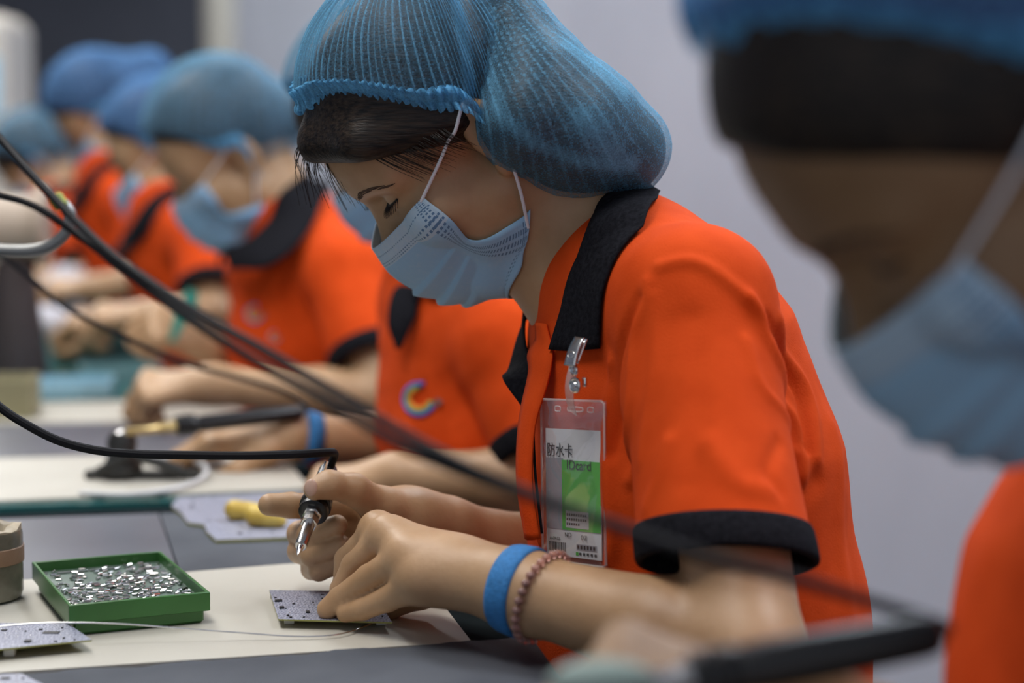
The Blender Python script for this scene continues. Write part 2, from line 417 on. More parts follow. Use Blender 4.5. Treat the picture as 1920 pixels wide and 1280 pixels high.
def make_fingers(wrist, dr, back, thumb_side, curl=(35, 45, 50, 55), sc=1.0, thumb=(.35, .5, .25)):
    dr = nrm(dr); back = nrm(np.asarray(back) - dr * (np.asarray(back) @ dr)); th = nrm(np.asarray(thumb_side) - dr * (np.asarray(thumb_side) @ dr)); th = nrm(th - back * (th @ back))
    out = []
    for i, (off, ln, pl) in enumerate(((.030, .086, 1.0), (.009, .094, 1.04), (-.011, .088, 1.0), (-.029, .068, .93))):
        p = np.asarray(wrist) + dr * .088 * pl * sc + th * off * sc; pts = [p]; a = 0; seg = (ln * .5 * sc, ln * .29 * sc, ln * .21 * sc)
        for k, sl in enumerate(seg):
            a += math.radians(curl[i] * (.75, 1.15, .8)[k]); p = p + (dr * math.cos(a) - back * math.sin(a) + th * off * .6) * sl; pts.append(p)
        r = (.0105, .0095, .0085, .0072) if i < 3 else (.009, .0082, .0073, .0062); out.append((pts, [x * sc for x in r]))
    b = np.asarray(wrist) + dr * .028 * sc + th * .026 * sc - back * .006 * sc
    p1 = b + (dr * .75 + th * .55 - back * thumb[0]) * .042 * sc; p2 = p1 + (dr * .95 + th * .1 - back * thumb[1]) * .032 * sc; p3 = p2 + (dr - th * .15 - back * thumb[2]) * .024 * sc
    out.append(([b, p1, p2, p3], [x * sc for x in (.015, .0115, .0105, .008)])); return out

def ring_on(field, c, ax, n=40, x0=None, R=.16, off=0):
    ax = nrm(ax); x = nrm(np.cross(ax, [0, 0, 1.] if x0 is None else x0)); y = np.cross(ax, x); th = np.linspace(0, 2 * np.pi, n, endpoint=False)
    dr = np.cos(th)[:, None] * x + np.sin(th)[:, None] * y
    t = field.hit(np.asarray(c), dr, 0, R, 120); t = np.where(np.isnan(t), np.nanmedian(t), t)
    return np.asarray(c) + dr * (t + off)[:, None], dr
def loop_strip(rows, name, m, parent, closed=True, thick=0):
    rows = np.array(rows); k, n = rows.shape[:2]; f = []
    for i in range(k - 1):
        for j in range(n if closed else n - 1): f.append([i * n + j, i * n + (j + 1) % n, (i + 1) * n + (j + 1) % n, (i + 1) * n + j])
    o = link(name, np_mesh(name, rows.reshape(-1, 3), np.array(f)), m, parent)
    if thick: md = o.modifiers.new('thickness', 'SOLIDIFY'); md.thickness = thick; md.offset = 0
    return o
def cuff_on(field, hem_c, ax, w, name, m, parent, n=48, off=.0015, tilt=None, R=.1):
    """a band round a tube-like solid; the plane may be tilted (normal = tilt)"""
    nn = nrm(tilt) if tilt is not None else nrm(ax); rows = []
    prof = ((0, -.002), (0, off), (.15, off + .0008), (.5, off + .001), (.85, off + .0008), (1, off), (1, -.003), (.3, -.0035))
    for t, o in prof:
        r, d = ring_on(field, np.asarray(hem_c) + nrm(ax) * (t * w), nn, n, R=R, off=o); rows.append(r)
    return loop_strip(rows, name, m, parent)

def vnoise(q, sc, seed=0):
    r = np.random.default_rng(seed); o = 0
    for i in range(6):
        k = nrm(r.normal(size=3)) * sc * (1 + .5 * i); o = o + np.sin(q @ k + r.uniform(0, 6.28)) / (1 + .5 * i)
    return o / 3

def make_cap(root, H, field, center, loop, apex, m, band_m, nu=260, nv=50, pleats=80, amp=.0012, dbl=None, ruffle=.002, band_w=.012, sub=None):
    R, o, s = H; w = lambda p: o + R @ np.array(p) * s
    lp = smooth_path([w(p) for p in loop + loop[:3]], 24)
    n0 = len(loop); lp = lp[24:24 * (n0 + 1)]
    ln = np.concatenate([[0], np.cumsum(np.linalg.norm(np.diff(np.vstack([lp, lp[:1]]), axis=0), axis=1))])
    u = np.linspace(0, 1, nu, endpoint=False); lpp = np.stack([np.interp(u * ln[-1], ln, np.append(lp[:, i], lp[0, i])) for i in range(3)], 1)
    c = np.asarray(center); ap = nrm(apex); d0 = lpp - c; r0 = np.linalg.norm(d0, axis=1); d0 = d0 / r0[:, None]
    v = np.concatenate([np.linspace(0, 1, nv)]); V = []; PL = []
    ang = np.arccos(np.clip(d0 @ ap, -1, 1))
    rng = np.random.default_rng(3); wob = sum(np.sin(2 * np.pi * (u * k) + rng.uniform(0, 6)) * rng.uniform(.3, 1) for k in (3, 5, 9, 14)) * .35
    for t in v:
        tt = min(t, .985)
        d = (np.sin((1 - tt) * ang)[:, None] * d0 + np.sin(tt * ang)[:, None] * ap) / np.sin(ang)[:, None]; d /= np.linalg.norm(d, axis=1)[:, None]
        r = field.hit(c, d, 0, .32, 200, last=True); r = np.where(np.isnan(r), r0, r)
        b = min(1, t / .07); b = b * b * (3 - 2 * b); r = r0 * (1 - b) + r * b
        ph = 2 * np.pi * pleats * u + wob * 3 + .9 * np.sin(7 * t + 9 * u * 2 * np.pi) * .6
        rd = np.clip(np.cos(ph), 0, 1) ** 5; fade = np.clip((1 - t) * 3.5, 0, 1) * (.8 + .2 * np.sin(u * 2 * np.pi * 13 + t * 5))
        puff = .003 * np.sin(2 * np.pi * u * 17 + 3 * t) * np.sin(np.pi * t) * (nu > 300)
        V.append(c + d * (r + amp * (rd * 1.5 + .5 * np.cos(ph)) * fade + puff * .5)[:, None]); PL.append(rd * fade)
    rows = np.array(V); PL = np.array(PL)
    k = np.arange(nu); f = []
    for i in range(nv - 1): f.append(np.stack([i * nu + k, i * nu + (k + 1) % nu, (i + 1) * nu + (k + 1) % nu, (i + 1) * nu + k], 1))
    vv = rows.reshape(-1, 3); ff = np.concatenate(f)
    me = np_mesh('hairnet', vv, ff); ob = link('hairnet', me, m, root)
    a = me.attributes.new('pleat', 'FLOAT', 'POINT'); a.data.foreach_set('value', PL.ravel().astype(np.float32))
    q = np.zeros(len(vv))
    for path, wd, st in (dbl or []): q = np.maximum(q, st * np.exp(-(poly_dist(vv, path) / wd) ** 4))
    a = me.attributes.new('dbl', 'FLOAT', 'POINT'); a.data.foreach_set('value', q.astype(np.float32))
    # gathered elastic band with a frilled edge
    out = nrm(lpp.mean(0) - c); nrm_out = d0 - (d0 @ out)[:, None] * out; nrm_out /= np.linalg.norm(nrm_out, axis=1)[:, None] + 1e-9
    upv = rows[3] - lpp; upv /= np.linalg.norm(upv, axis=1)[:, None]
    fr = np.cos(2 * np.pi * u * pleats * .55 + 1.5 * np.sin(u * 40)); br = []
    for h, off, g in ((.75, .0012, .0), (.66, .0035, .5), (.45, .0052, 1), (.2, .0050, 1), (0, .0022, .3), (-.08, .003, 1), (-.32, .0045, 1.2), (-.5, .0040, 1.6)):
        br.append(lpp + upv * (h * band_w + (fr * ruffle * .5 if h < -.1 else 0 * fr))[:, None] + nrm_out * (off + fr * ruffle * g * .5)[:, None])
    b = loop_strip(br, 'headband', band_m, ob, True)
    me = b.data; fl = np.tile(np.clip(fr, 0, 1), len(br)); a = me.attributes.new('pleat', 'FLOAT', 'POINT'); a.data.foreach_set('value', fl.astype(np.float32))
    return ob

def make_mask(root, H, bodyf, m, C=None, E=None, ns=60, nt=44, loops=True, pl_amp=.0045, far_loop=True, over=()):
    R, o, s = H; w = lambda p: o + R @ np.asarray(p) * s
    C = C or [(0, .116, -.006), (0, .121, -.035), (0, .113, -.068), (0, .096, -.096), (0, .047, -.123)]
    E = E or [(.060, .062, .006), (.058, .058, -.026), (.055, .052, -.044), (.057, .038, -.054), (.062, .010, -.058)]
    def interp(pts, t):
        p = smooth_path(pts, 12); x = np.linspace(0, 1, len(p)); return np.stack([np.interp(t, x, p[:, i]) for i in range(3)], 1)
    t = np.linspace(0, 1, nt); c = interp(C, t); e = interp(E, t); S = np.linspace(-1, 1, ns); V = []; UVv = []
    for j, sj in enumerate(S):
        a = abs(sj); g = np.sign(sj) if sj else 1
        wx = a ** .9; wy = a[None] ** (1.35 + 2.6 * t ** 4) if 0 else a ** (1.35 + 2.6 * t ** 4)
        p = np.stack([e[:, 0] * wx * g, c[:, 1] + (e[:, 1] - c[:, 1]) * wy, c[:, 2] + (e[:, 2] - c[:, 2]) * wy], 1)
        saw = np.zeros(nt)
        for p0 in (.42, .58, .74): z = (t - p0) / .14; saw += np.where((z > 0) & (z < 1), (1 - z), 0)
        nv_ = np.stack([np.full(nt, .35 * sj), np.full(nt, .8), np.linspace(-.1, -.75, nt)], 1); nv_ /= np.linalg.norm(nv_, axis=1)[:, None]
        p += nv_ * (saw * pl_amp * (1 - a ** 4) )[:, None]
        V.append(p); UVv.append(np.stack([np.full(nt, (sj + 1) / 2), t], 1))
    V = np.array([[w(q) for q in col] for col in V]).reshape(-1, 3); UVv = np.array(UVv).reshape(-1, 2)
    for _ in range(2):
        d = bodyf.ev(V); g = bodyf.grad(V); V = V + g * np.clip(.0025 - d, 0, .02)[:, None]
    f = [[j * nt + i, j * nt + i + 1, (j + 1) * nt + i + 1, (j + 1) * nt + i] for j in range(ns - 1) for i in range(nt - 1)]
    me = np_mesh('face_mask', V, np.array(f)); ob = link('face_mask', me, m, root)
    ul = me.uv_layers.new(name='uv'); li = np.zeros(len(me.loops), np.int32); me.loops.foreach_get('vertex_index', li); ul.data.foreach_set('uv', UVv[li].ravel().astype(np.float32))
    md = ob.modifiers.new('thickness', 'SOLIDIFY'); md.thickness = .0009; md.offset = 1
    if loops:
        for g in ((1, -1) if far_loop else (1,)):
            col = V.reshape(ns, nt, 3)[-3 if g > 0 else 2]
            for a, b in ((col[1], w((g * .085, -.010, .040))), (col[-3], w((g * .083, -.004, -.022)))):
                lp_ = smooth_path([a, (a + b) / 2 + R[:, 0] * g * .004, b], 8)
                for _ in range(2):
                    for Fd in (bodyf, *over): lp_[2:] = lp_[2:] + Fd.grad(lp_[2:]) * np.clip(.0018 - Fd.ev(lp_[2:]), 0, .03)[:, None]
                MB().tube(smooth_path(lp_[::2], 3), .0014, 8).build('ear_loop', 'loop', ob)
    return ob

def polygon_ribbon(pairs, name, m, parent, n=8, rows=7, puff=.004, out=None, thick=.0022, push=(), off=.003):
    a = smooth_path([p[0] for p in pairs], n); b = smooth_path([p[1] for p in pairs], n); R_ = []
    for t in np.linspace(0, 1, rows):
        q = a * (1 - t) + b * t
        if out is not None: dv = q - out; dv /= np.linalg.norm(dv, axis=1)[:, None]; q = q + dv * puff * math.sin(math.pi * t)
        for _ in range(3):
            for Fd in push: dd = Fd.ev(q); q = q + Fd.grad(q, .002) * np.clip(off + .002 * math.sin(math.pi * t) - dd, 0, .04)[:, None]
        R_.append(q)
    return loop_strip(R_, name, m, parent, False, thick)

def shirt_mesh(root, F, h, cuts, folds=(), noise=.0008, seed=1, name='polo_shirt'):
    v, f = F.mesh(h); kill = np.zeros(len(v), bool)
    for c, n, rad, tf in cuts:
        q = v - np.asarray(c); k = (q @ nrm(n) > 0) & (np.linalg.norm(q, axis=1) < rad)
        if tf is not None: k &= tf.ev(v) > .003
        kill |= k
    v, f = cut_mesh(v, f, kill); g = F.grad(v, .003); d = noise * vnoise(v, 38, seed) + noise * .35 * vnoise(v, 95, seed + 5)
    for path, wd, am in folds:
        path = smooth_path(path, 5); path = path - F.grad(path, .002) * F.ev(path)[:, None]
        d = d + 1.15 * am * np.exp(-(poly_dist(v, path) / (wd * .85)) ** 2)
    return link(name, np_mesh(name, v + g * d[:, None], f), 'orange', root)

def legs(root, hip, facing, side):
    """trousers and shoes of a seated worker, under the bench"""
    F = Field(); f = np.asarray(facing); sd = np.asarray(side); z = lambda p, h: np.array([p[0], p[1], h]); sh = []
    for g in (1, -1):
        a = z(hip + sd * .09 * g, .53); k = z(hip + sd * .11 * g + f * .40, .52); an = z(hip + sd * .11 * g + f * .36, .11)
        F.cone(a, k, .088, .062, .03).cone(k, an, .06, .048, .03); sh.append(an)
    F.cone(z(hip - sd * .05, .58), z(hip + sd * .05, .58), .13, .13, .04)
    v, q = F.mesh(.016); link('trousers', np_mesh('trousers', v, q), 'trousers', root)
    for an in sh:
        S = Field(); S.cone(z(an, .055), z(an + f * .16, .04), .05, .04, .02).half(z(an, .0), (0, 0, -1), .004)
        v, q = S.mesh(.012); link('shoe', np_mesh('shoe', v, q), 'shoe', root)

VF = np.array([-.957, -.29, 0]); VS = np.array([.29, -.957, 0])      # where the workers face; towards their left shoulder
CAP_LOOP = [(0, .074, .118), (.032, .056, .115), (.064, .034, .095), (.0815, .010, .061), (.089, -.010, .038), (.070, -.010, -.020),
            (0, -.012, -.050), (-.070, -.010, -.020), (-.089, -.010, .038), (-.0815, .010, .061), (-.064, .034, .095), (-.032, .056, .115)]
def face_details(root, H, F, lashes=True):
    R, o, s = H; w = lambda p: o + R @ np.asarray(p) * s
    for g in (1, -1):
        mb = MB(); line = []
        for a in np.linspace(-52, 58, 14):
            ar = math.radians(a); e = math.radians(3 - 8 * math.cos(ar * 1.4))
            line.append(np.array([g * (.032 + .0152 * math.sin(ar) * math.cos(e)), .0685 + .0152 * math.cos(ar) * math.cos(e), .017 + .0152 * math.sin(e)]))
        mb.tube([w(p) for p in smooth_path(line, 3)], .0009 * s, 6)
        if lashes:
            for p in line[2:]:
                dv = nrm(p - np.array([g * .032, .0685, .017])); q = p + dv * .0055 + np.array([g * .001, .001, -.0025]); q2 = q + dv * .003 + np.array([g * .001, .001, -.001])
                mb.tube([w(p), w(q), w(q2)], [.00045, .0003, .00012], 4)
        mb.build('eyelashes', 'lash', root)
        mb = MB(); rng = random.Random(3)
        for i in range(46):
            t = i / 45; p = np.array([g * (.013 + .036 * t), .0935 - .020 * t * t - .002 * t, .0345 + .006 * math.sin(t * 2.6) - .004 * t])
            p[2] += rng.uniform(-.0022, .0022) * (1 - .6 * t); p[1] += .0
            a = w(p); b = w(p + np.array([g * .006, -.0025, .002 * (1 - 2 * t)]))
            pts = np.array([a, (a + b) / 2, b]); gr = F.grad(pts); pts = pts - gr * (F.ev(pts) - .0004)[:, None]
            mb.tube(pts, [.0003, .0005, .0002], 4)
        mb.build('eyebrow', 'brow', root)

# ---------------------------------------------------------------- the worker in focus
def build_main():
    root = empty('person', (P(1320, 1330, 1.5)[0], P(1320, 1330, 1.5)[1], 0), 'person in orange polo bent over a circuit board, badge on chest, blue wristband', 'person', 'assembly line workers')
    H = (Rhead(193, 47, -6), np.array([-.0418, 1.5118, 1.1231]), .98); R, o, s = H; hl = lambda *p: o + R @ np.array(p) * s
    torso = [P(1322, 1340, 1.51), P(1300, 1130, 1.505), P(1272, 870, 1.50), P(1235, 670, 1.50), P(1175, 530, 1.50)]
    tr = [.126, .124, .118, .101, .070]
    SL, EL, WL = P(1300, 575, 1.375), P(1408, 1228, 1.222), P(985, 1110, 1.318)
    SR, ER, WR = P(1130, 590, 1.64), P(1120, 1075, 1.63), P(768, 978, 1.515)
    # ---- body: one continuous surface
    B = Field(); head_prims(B, H)
    B.chain(torso, [r - .018 for r in tr], .03, axis=VS, st=1.38)
    nb = P(1140, 500, 1.50)
    B.cone(hl(0, -.030, -.015), nb, .054, .052, .02); B.cone(hl(0, -.055, .0), P(1172, 462, 1.50), .040, .040, .02); B.cone(hl(0, .02, -.055), P(1060, 560, 1.50), .025, .035, .02)
    B.cone(nb, SL, .045, .048, .03).cone(nb, SR, .045, .045, .03)
    B.cone(SL, EL, .042, .0365, .02).cone(EL, EL * .62 + WL * .38, .0365, .0350, .012).cone(EL * .62 + WL * .38, WL, .0355, .0262, .01)
    B.cone(SR, ER, .045, .036, .02).cone(ER, ER * .62 + WR * .38, .035, .034, .012).cone(ER * .62 + WR * .38, WR, .034, .0225, .01)
    lh = [([P(708, 992, 1.425), P(650, 1048, 1.45), P(643, 1100, 1.45), P(652, 1138, 1.44)], [.0112, .0095, .0085, .007]),
          ([P(728, 1003, 1.398), P(664, 1060, 1.425), P(640, 1105, 1.43), P(640, 1140, 1.43)], [.0118, .0100, .0088, .0072]),
          ([P(765, 1040, 1.365), P(693, 1084, 1.392), P(638, 1122, 1.408), P(614, 1142, 1.41)], [.0120, .0108, .0092, .0082]),
          ([P(795, 1088, 1.348), P(728, 1122, 1.375), P(680, 1142, 1.39), P(648, 1149, 1.40)], [.0112, .0095, .0082, .0072]),
          ([P(860, 1080, 1.39), P(790, 1110, 1.43), P(725, 1135, 1.44), P(675, 1148, 1.435)], [.016, .0125, .0110, .0085])]
    hand_prims(B, WL, lh, .0265, .0125)
    B.ell(P(850, 1075, 1.36), np.array([.040, .028, .022]), None, .02)
    rh = [([P(690, 948, 1.535), P(602, 952, 1.525), P(545, 947, 1.50), P(505, 946, 1.49)], [.0125, .0112, .0105, .0092]),
          ([P(688, 980, 1.54), P(562, 1000, 1.53), P(580, 1003, 1.492), P(632, 984, 1.478)], [.0120, .0105, .0100, .0085]),
          ([P(692, 1010, 1.542), P(562, 1033, 1.53), P(585, 1040, 1.49), P(640, 1022, 1.478)], [.0115, .0100, .0095, .0082]),
          ([P(700, 1038, 1.54), P(585, 1066, 1.525), P(598, 1070, 1.492), P(645, 1056, 1.485)], [.0105, .0090, .0082, .0072]),
          ([P(722, 956, 1.49), P(662, 917, 1.463), P(617, 908, 1.448), P(590, 917, 1.442)], [.0155, .0125, .0108, .0088])]
    B.cone(P(830, 992, 1.535), P(735, 972, 1.505), .0245, .0225, .02)
    hand_prims(B, WR, rh, .0225, .012)
    v, f = B.mesh(.0026); body = link('body', np_mesh('body', v, f), 'skin', root)
    face_details(root, H, B)
    MB().ball(P(583, 914, 1.434), (.0052, .0018, .0068), np.stack([RT, FW, UP], 1)).build('thumbnail', 'nail', body)
    # ---- hair and loose strands
    Hf = Field(); Hf.ell(hl(0, -.005, .057), np.array([.080, .098, .087]) * s, R, .01)
    for g in (1, -1): Hf.cone(hl(g * .004, .083, .086), hl(g * .05, .066, .070), .012, .012, .02).cone(hl(g * .05, .066, .070), hl(g * .0795, .004, .032), .012, .004, .02)
    Hf.half(hl(0, 0, .008), R @ np.array([0, .70, -1.]), .006)
    Hf0 = Field(); Hf0.p = list(Hf.p)
    bag = [P(948, 15, 1.47), P(1008, 175, 1.47), P(1085, 250, 1.475), P(1162, 280, 1.48)]; br = [.028, .050, .0525, .0405]; bg0 = P(989, 232, 1.443)
    for i in range(3): Hf.cone(bag[i], bag[i + 1], br[i] - .0035, br[i + 1] - .0035, .012, axis=FW, st=1.42)
    Hf.cone(bg0, bag[2], .0385, .045, .015, axis=FW, st=1.45)
    v, f = Hf.mesh(.004); hair = link('hair', np_mesh('hair', v, f), 'hair', root)
    mb = MB(); rng = np.random.default_rng(5)
    for i in range(60):
        q = rng.uniform(); x0 = 572 + 50 * q; end = (565 + 150 * q ** 1.6 + rng.normal(0, 8), 300 + 90 * rng.uniform(.2, 1.1))
        d = 1.475; pts = [P(x0 + 4, 225, d - .01), P(x0 - 8 + 22 * q, 262, d - .012), P((x0 + end[0]) / 2 - 6 - 10 * (1 - q), (262 + end[1]) / 2, d - .006), P(*end, d + .004)]
        mb.tube(smooth_path(pts, 6), np.linspace(.00048, .00015, 19), 5)
    for i in range(80):      # wisps over the temple
        t = rng.uniform(); a = hl(.03 + .045 * t, .07 - .055 * t, .085 - .04 * t); b = hl(.062 + .018 * t, .045 - .05 * t + .01, .02 - .01 * t + rng.normal(0, .004)); c = (a + b) / 2 + R[:, 0] * .014 + R[:, 1] * .004
        mb.tube(smooth_path([a, c, b], 5), np.linspace(.0004, .0001, 11), 5)
    mb.build('hair_strands', 'hair', hair)
    # ---- hairnet
    Cf = Field(); Cf.ell(hl(0, -.008, .064), np.array([.0885, .101, .093]) * s, R, .01)
    Bf = Field()
    for i in range(3): Bf.cone(bag[i], bag[i + 1], br[i], br[i + 1], .012, axis=FW, st=1.5)
    Bf.cone(bg0, bag[2], .041, .05, .015, axis=FW, st=1.45)
    onc = lambda Fd, pts: [pix(Fd, x, y, 1.2, 1.7) for x, y in pts]
    capo = make_cap(root, H, Cf, hl(.0, -.030, .030), CAP_LOOP, R @ np.array([0, -.45, .9]), 'cap', 'cap_band', 900, 130, 96, .0013, [(onc(Cf, [(855, 0), (866, 60), (876, 120), (880, 170)]), .006, .8)], .0016, .017)
    v, f = Bf.mesh(.0024); g = Bf.grad(v, .002); q = v - P(872, -70, 1.47); X, Z = q @ RT, -(q @ UP); rr = np.hypot(X, Z); ang = np.arctan2(Z, X)
    ph = ang * 105 + 1.2 * np.sin(rr * 55) + .9 * vnoise(v, 30, 4); rd = np.clip(np.cos(ph), 0, 1) ** 5 * np.clip(.8 + .6 * vnoise(v, 26, 8), .25, 1) * np.clip(1.5 - rr / .17, .15, 1)
    low = np.exp(-np.clip(Bf.ev(v - UP * .012), -.02, .02) ** 2 / 1e-4) * 0
    v = v + g * (.0011 * rd + .0016 * vnoise(v, 60, 2))[:, None]
    bo = link('hairnet_bag', np_mesh('hairnet_bag', v, f), 'cap', capo)
    a = bo.data.attributes.new('pleat', 'FLOAT', 'POINT'); a.data.foreach_set('value', rd.astype(np.float32)); q = np.zeros(len(v))
    for path, wd, st_ in [(onc(Bf, [(930, 195), (965, 240), (1010, 275), (1070, 300), (1130, 305), (1185, 308)]), .0075, .75), (onc(Bf, [(1095, 225), (1115, 245), (1145, 290)]), .013, .75), (onc(Bf, [(1065, 85), (1110, 120), (1165, 170)]), .010, .7), (onc(Bf, [(905, 90), (925, 150), (945, 200)]), .004, .5)]:
        d = poly_dist(v, path) + .003 * vnoise(v, 130, 3); q = np.maximum(q, st_ * np.exp(-(d / wd) ** 2))
    a = bo.data.attributes.new('dbl', 'FLOAT', 'POINT'); a.data.foreach_set('value', q.astype(np.float32))
    # ---- mask
    make_mask(root, H, B, 'mask', ns=90, nt=70, over=(Hf0,))
    # ---- shirt
    hem = P(1352, 992, 1.285); ax = nrm(hem - P(1310, 720, 1.345)); tilt = nrm(np.cross(P(1350, 972, 1.225) - P(1330, 1048, 1.36), P(1512, 1003, 1.285) - P(1190, 1002, 1.30)))
    if tilt @ ax < 0: tilt = -tilt
    S = Field(); S.chain(torso, tr, .03, axis=VS, st=1.36)
    S.cone(P(1175, 520, 1.50), SL, .056, .060, .03).cone(P(1160, 520, 1.50), SR, .058, .058, .03)
    sl = [SL, P(1312, 740, 1.345), hem + ax * .05]; sr = [.0585, .054, .0625]; ah = SL * .25 + EL * .75
    TF = Field(); TF.p = list(S.p)
    S.chain(sl, sr, .016); S.cone(SL, ah, .050, .0455, .016)
    hemr = SR * .45 + ER * .55; S.cone(SR, hemr + (hemr - SR) * .1, .06, .056, .02)
    sleeve = Field(); sleeve.chain(sl, sr, .016); sleeve.cone(SL, ah, .050, .0455, .016)
    sp = lambda pts: [pix(S, x, y, 1.1, 1.75) for x, y in pts]
    folds = [(sp([(1236, 500), (1300, 490), (1370, 530), (1430, 600)]), .006, .0022), (sp([(1215, 530), (1190, 640), (1178, 780), (1182, 900)]), .007, .003),
             (sp([(1405, 560), (1450, 660), (1485, 780), (1505, 900)]), .007, .0035), (sp([(1440, 600), (1490, 720), (1512, 840)]), .006, -.004),
             (sp([(1460, 600), (1510, 720), (1530, 860)]), .007, .003), (sp([(1400, 640), (1440, 740), (1490, 850)]), .006, .002),
             (sp([(1200, 560), (1160, 700), (1150, 850)]), .006, -.004), (sp([(1150, 680), (1140, 800), (1150, 980), (1140, 1060)]), .008, .004),
             (sp([(1220, 560), (1225, 700), (1200, 860)]), .008, .002), (sp([(1300, 600), (1310, 760), (1290, 900)]), .012, -.0015),
             (sp([(1330, 830), (1380, 900), (1440, 920)]), .010, .0022), (sp([(1250, 830), (1230, 900), (1210, 950)]), .008, .002), (sp([(1460, 830), (1440, 880), (1460, 920)]), .007, -.002),
             (sp([(1560, 800), (1575, 1000), (1590, 1250)]), .012, .002), (sp([(1530, 900), (1540, 1100), (1545, 1270)]), .010, -.003), (sp([(990, 800), (1005, 900), (1015, 1010)]), .007, .003)]
    shirt = shirt_mesh(root, S, .0036, [(hem + tilt * .006, tilt, .115, TF), (hemr, hemr - SR, .1, None)], folds)
    cuff_on(sleeve, hem, ax, .0, 'cuff', 'black_knit', root, tilt=tilt) if 0 else None
    rows = []
    for t, of in ((0, -.003), (0, .0012), (.12, .0022), (.5, .0024), (.9, .0020), (1, .001), (1, -.003), (.5, -.004)):
        r, d = ring_on(sleeve, hem + ax * (t * .026), tilt, 64, off=of, R=.12); rows.append(r)
    loop_strip(rows, 'cuff', 'black_knit', root)
    cuff_on(S, hemr - nrm(hemr - SR) * .02, hemr - SR, .024, 'cuff', 'black_knit', root)
    # ---- collar, placket
    col = [(P(1030, 655, 1.435), P(1133, 652, 1.385)), (P(1068, 530, 1.425), P(1178, 520, 1.378)), (P(1105, 420, 1.425), P(1215, 392, 1.400)), (P(1128, 378, 1.49), P(1232, 372, 1.47)),
           (P(1110, 385, 1.555), P(1190, 400, 1.60)), (P(1050, 480, 1.58), P(1050, 520, 1.62)), (P(1022, 560, 1.55), P(985, 600, 1.565)), (P(1012, 640, 1.505), P(955, 690, 1.525)), (P(1008, 690, 1.475), P(944, 712, 1.49)), (P(994, 772, 1.468), P(988, 768, 1.468))]
    polygon_ribbon(col, 'collar', 'black_knit', root, 10, 12, .004, P(1130, 560, 1.50), push=(B, S))
    plk = [(P(1022, 610, 1.475), P(1040, 610, 1.455)), (P(992, 660, 1.462), P(1036, 668, 1.432)), (P(992, 700, 1.45), P(1026, 720, 1.425)), (P(974, 790, 1.435), P(1003, 800, 1.415)), (P(970, 900, 1.42), P(998, 905, 1.405)), (P(986, 1010, 1.415), P(1012, 1010, 1.40))]
    polygon_ribbon(plk, 'placket', 'orange', root, 8, 4, .002, P(1280, 800, 1.5), push=(S,), off=.002)
    MB().tube(smooth_path([P(999, 775, 1.434), P(1003, 880, 1.412), P(1016, 1000, 1.405)], 8), .0011, 6).build('placket_piping', 'black_knit', root)
    # ---- wristband and bead bracelet
    wa = nrm(WL - EL)
    wc = P(966, 1111, 1.317); rows = []
    for t, of in ((-.5, -.001), (-.5, .0016), (-.3, .0022), (.3, .0022), (.5, .0016), (.5, -.001)):
        r, d = ring_on(B, wc + wa * t * .0195, wa, 56, off=of, R=.06); rows.append(r)
    loop_strip(rows, 'wristband', 'blue_band', root)
    bc = P(1014, 1112, 1.305); r, d = ring_on(B, bc, nrm(wa + .15 * UP), 26, off=.0028, R=.07)
    br_ = empty('bracelet', root.location); br_.parent = root; br_.location = (0, 0, 0)
    MB().tube(np.vstack([r, r[:1]]), .0006, 5, False).build('bracelet_thread', 'thread', br_)
    pm = MB().ball((0, 0, 0), (.0034, .0034, .0030), None, 12, 8); me0 = None
    for q in r:
        if me0 is None: b = pm.build('bead', 'bead', None); me0 = b.data
        else: b = bpy.data.objects.new('bead', me0); COL.objects.link(b)
        b.parent = br_; b.location = [float(x) for x in q - np.array(root.location)]
    mb = MB()
    for k in range(4): a = P(990 + k * 3, 1165 + k * 3, 1.285); mb.tube(smooth_path([a, a + RT * .004 * (k - 1.5) - UP * .006 - FW * .003, a + RT * .006 * (k - 1) - UP * (.010 + .002 * k) - FW * .004], 5), .0006, 5)
    mb.build('tied_cord_end', 'thread', br_)
    legs(root, P(1335, 1340, 1.51), VF, VS)
    return dict(root=root, B=B, S=S, H=H)
PMAIN = build_main()
# ---------------------------------------------------------------- the other workers
def logo_on(S, root, x, y, d0, d1, r):
    """swirl printed on the chest: open ring in blue, green and yellow with an arrow head"""
    lg = empty('shirt_logo', (0, 0, 0)); lg.parent = root; lg.location = [-q for q in root.location]
    for nm, k, a0, a1, m in (('logo_arc', 1.0, 75, 335, 'logo_blue'), ('logo_arc', .80, 90, 350, 'logo_green'), ('logo_arc', .62, 110, 345, 'logo_yellow')):
        pts = []
        for a in np.linspace(a0, a1, 22):
            a = math.radians(a); pts.append(pix(S, x + r * k * math.cos(a), y - r * k * math.sin(a), d0, d1))
        o = link(nm, np_mesh(nm, *tube_vf(np.array(pts) - FW * .003, .19 * r / F_PX * d0, 6)), m); o.parent = lg
    p = [pix(S, x + r * a, y + r * b, d0, d1) - FW * .004 for a, b in ((1.0, -.1), (1.55, .12), (1.05, .55))]
    o = link('logo_arrow', np_mesh('logo_arrow', p + [q - FW * .002 for q in p], [[0, 1, 2], [5, 4, 3], [0, 3, 4, 1], [1, 4, 5, 2], [2, 5, 3, 0]]), 'logo_grey', smooth=False); o.parent = lg
M['logo_blue'] = mat('logo_blue', (.12, .12, .55), .8); M['logo_green'] = mat('logo_green', (.12, .42, .10), .8)
M['logo_yellow'] = mat('logo_yellow', (.75, .28, .03), .8); M['logo_grey'] = mat('logo_grey', (.16, .10, .10), .8)
M['cot'] = mat('finger_cot', (.26, .34, .31), .6)

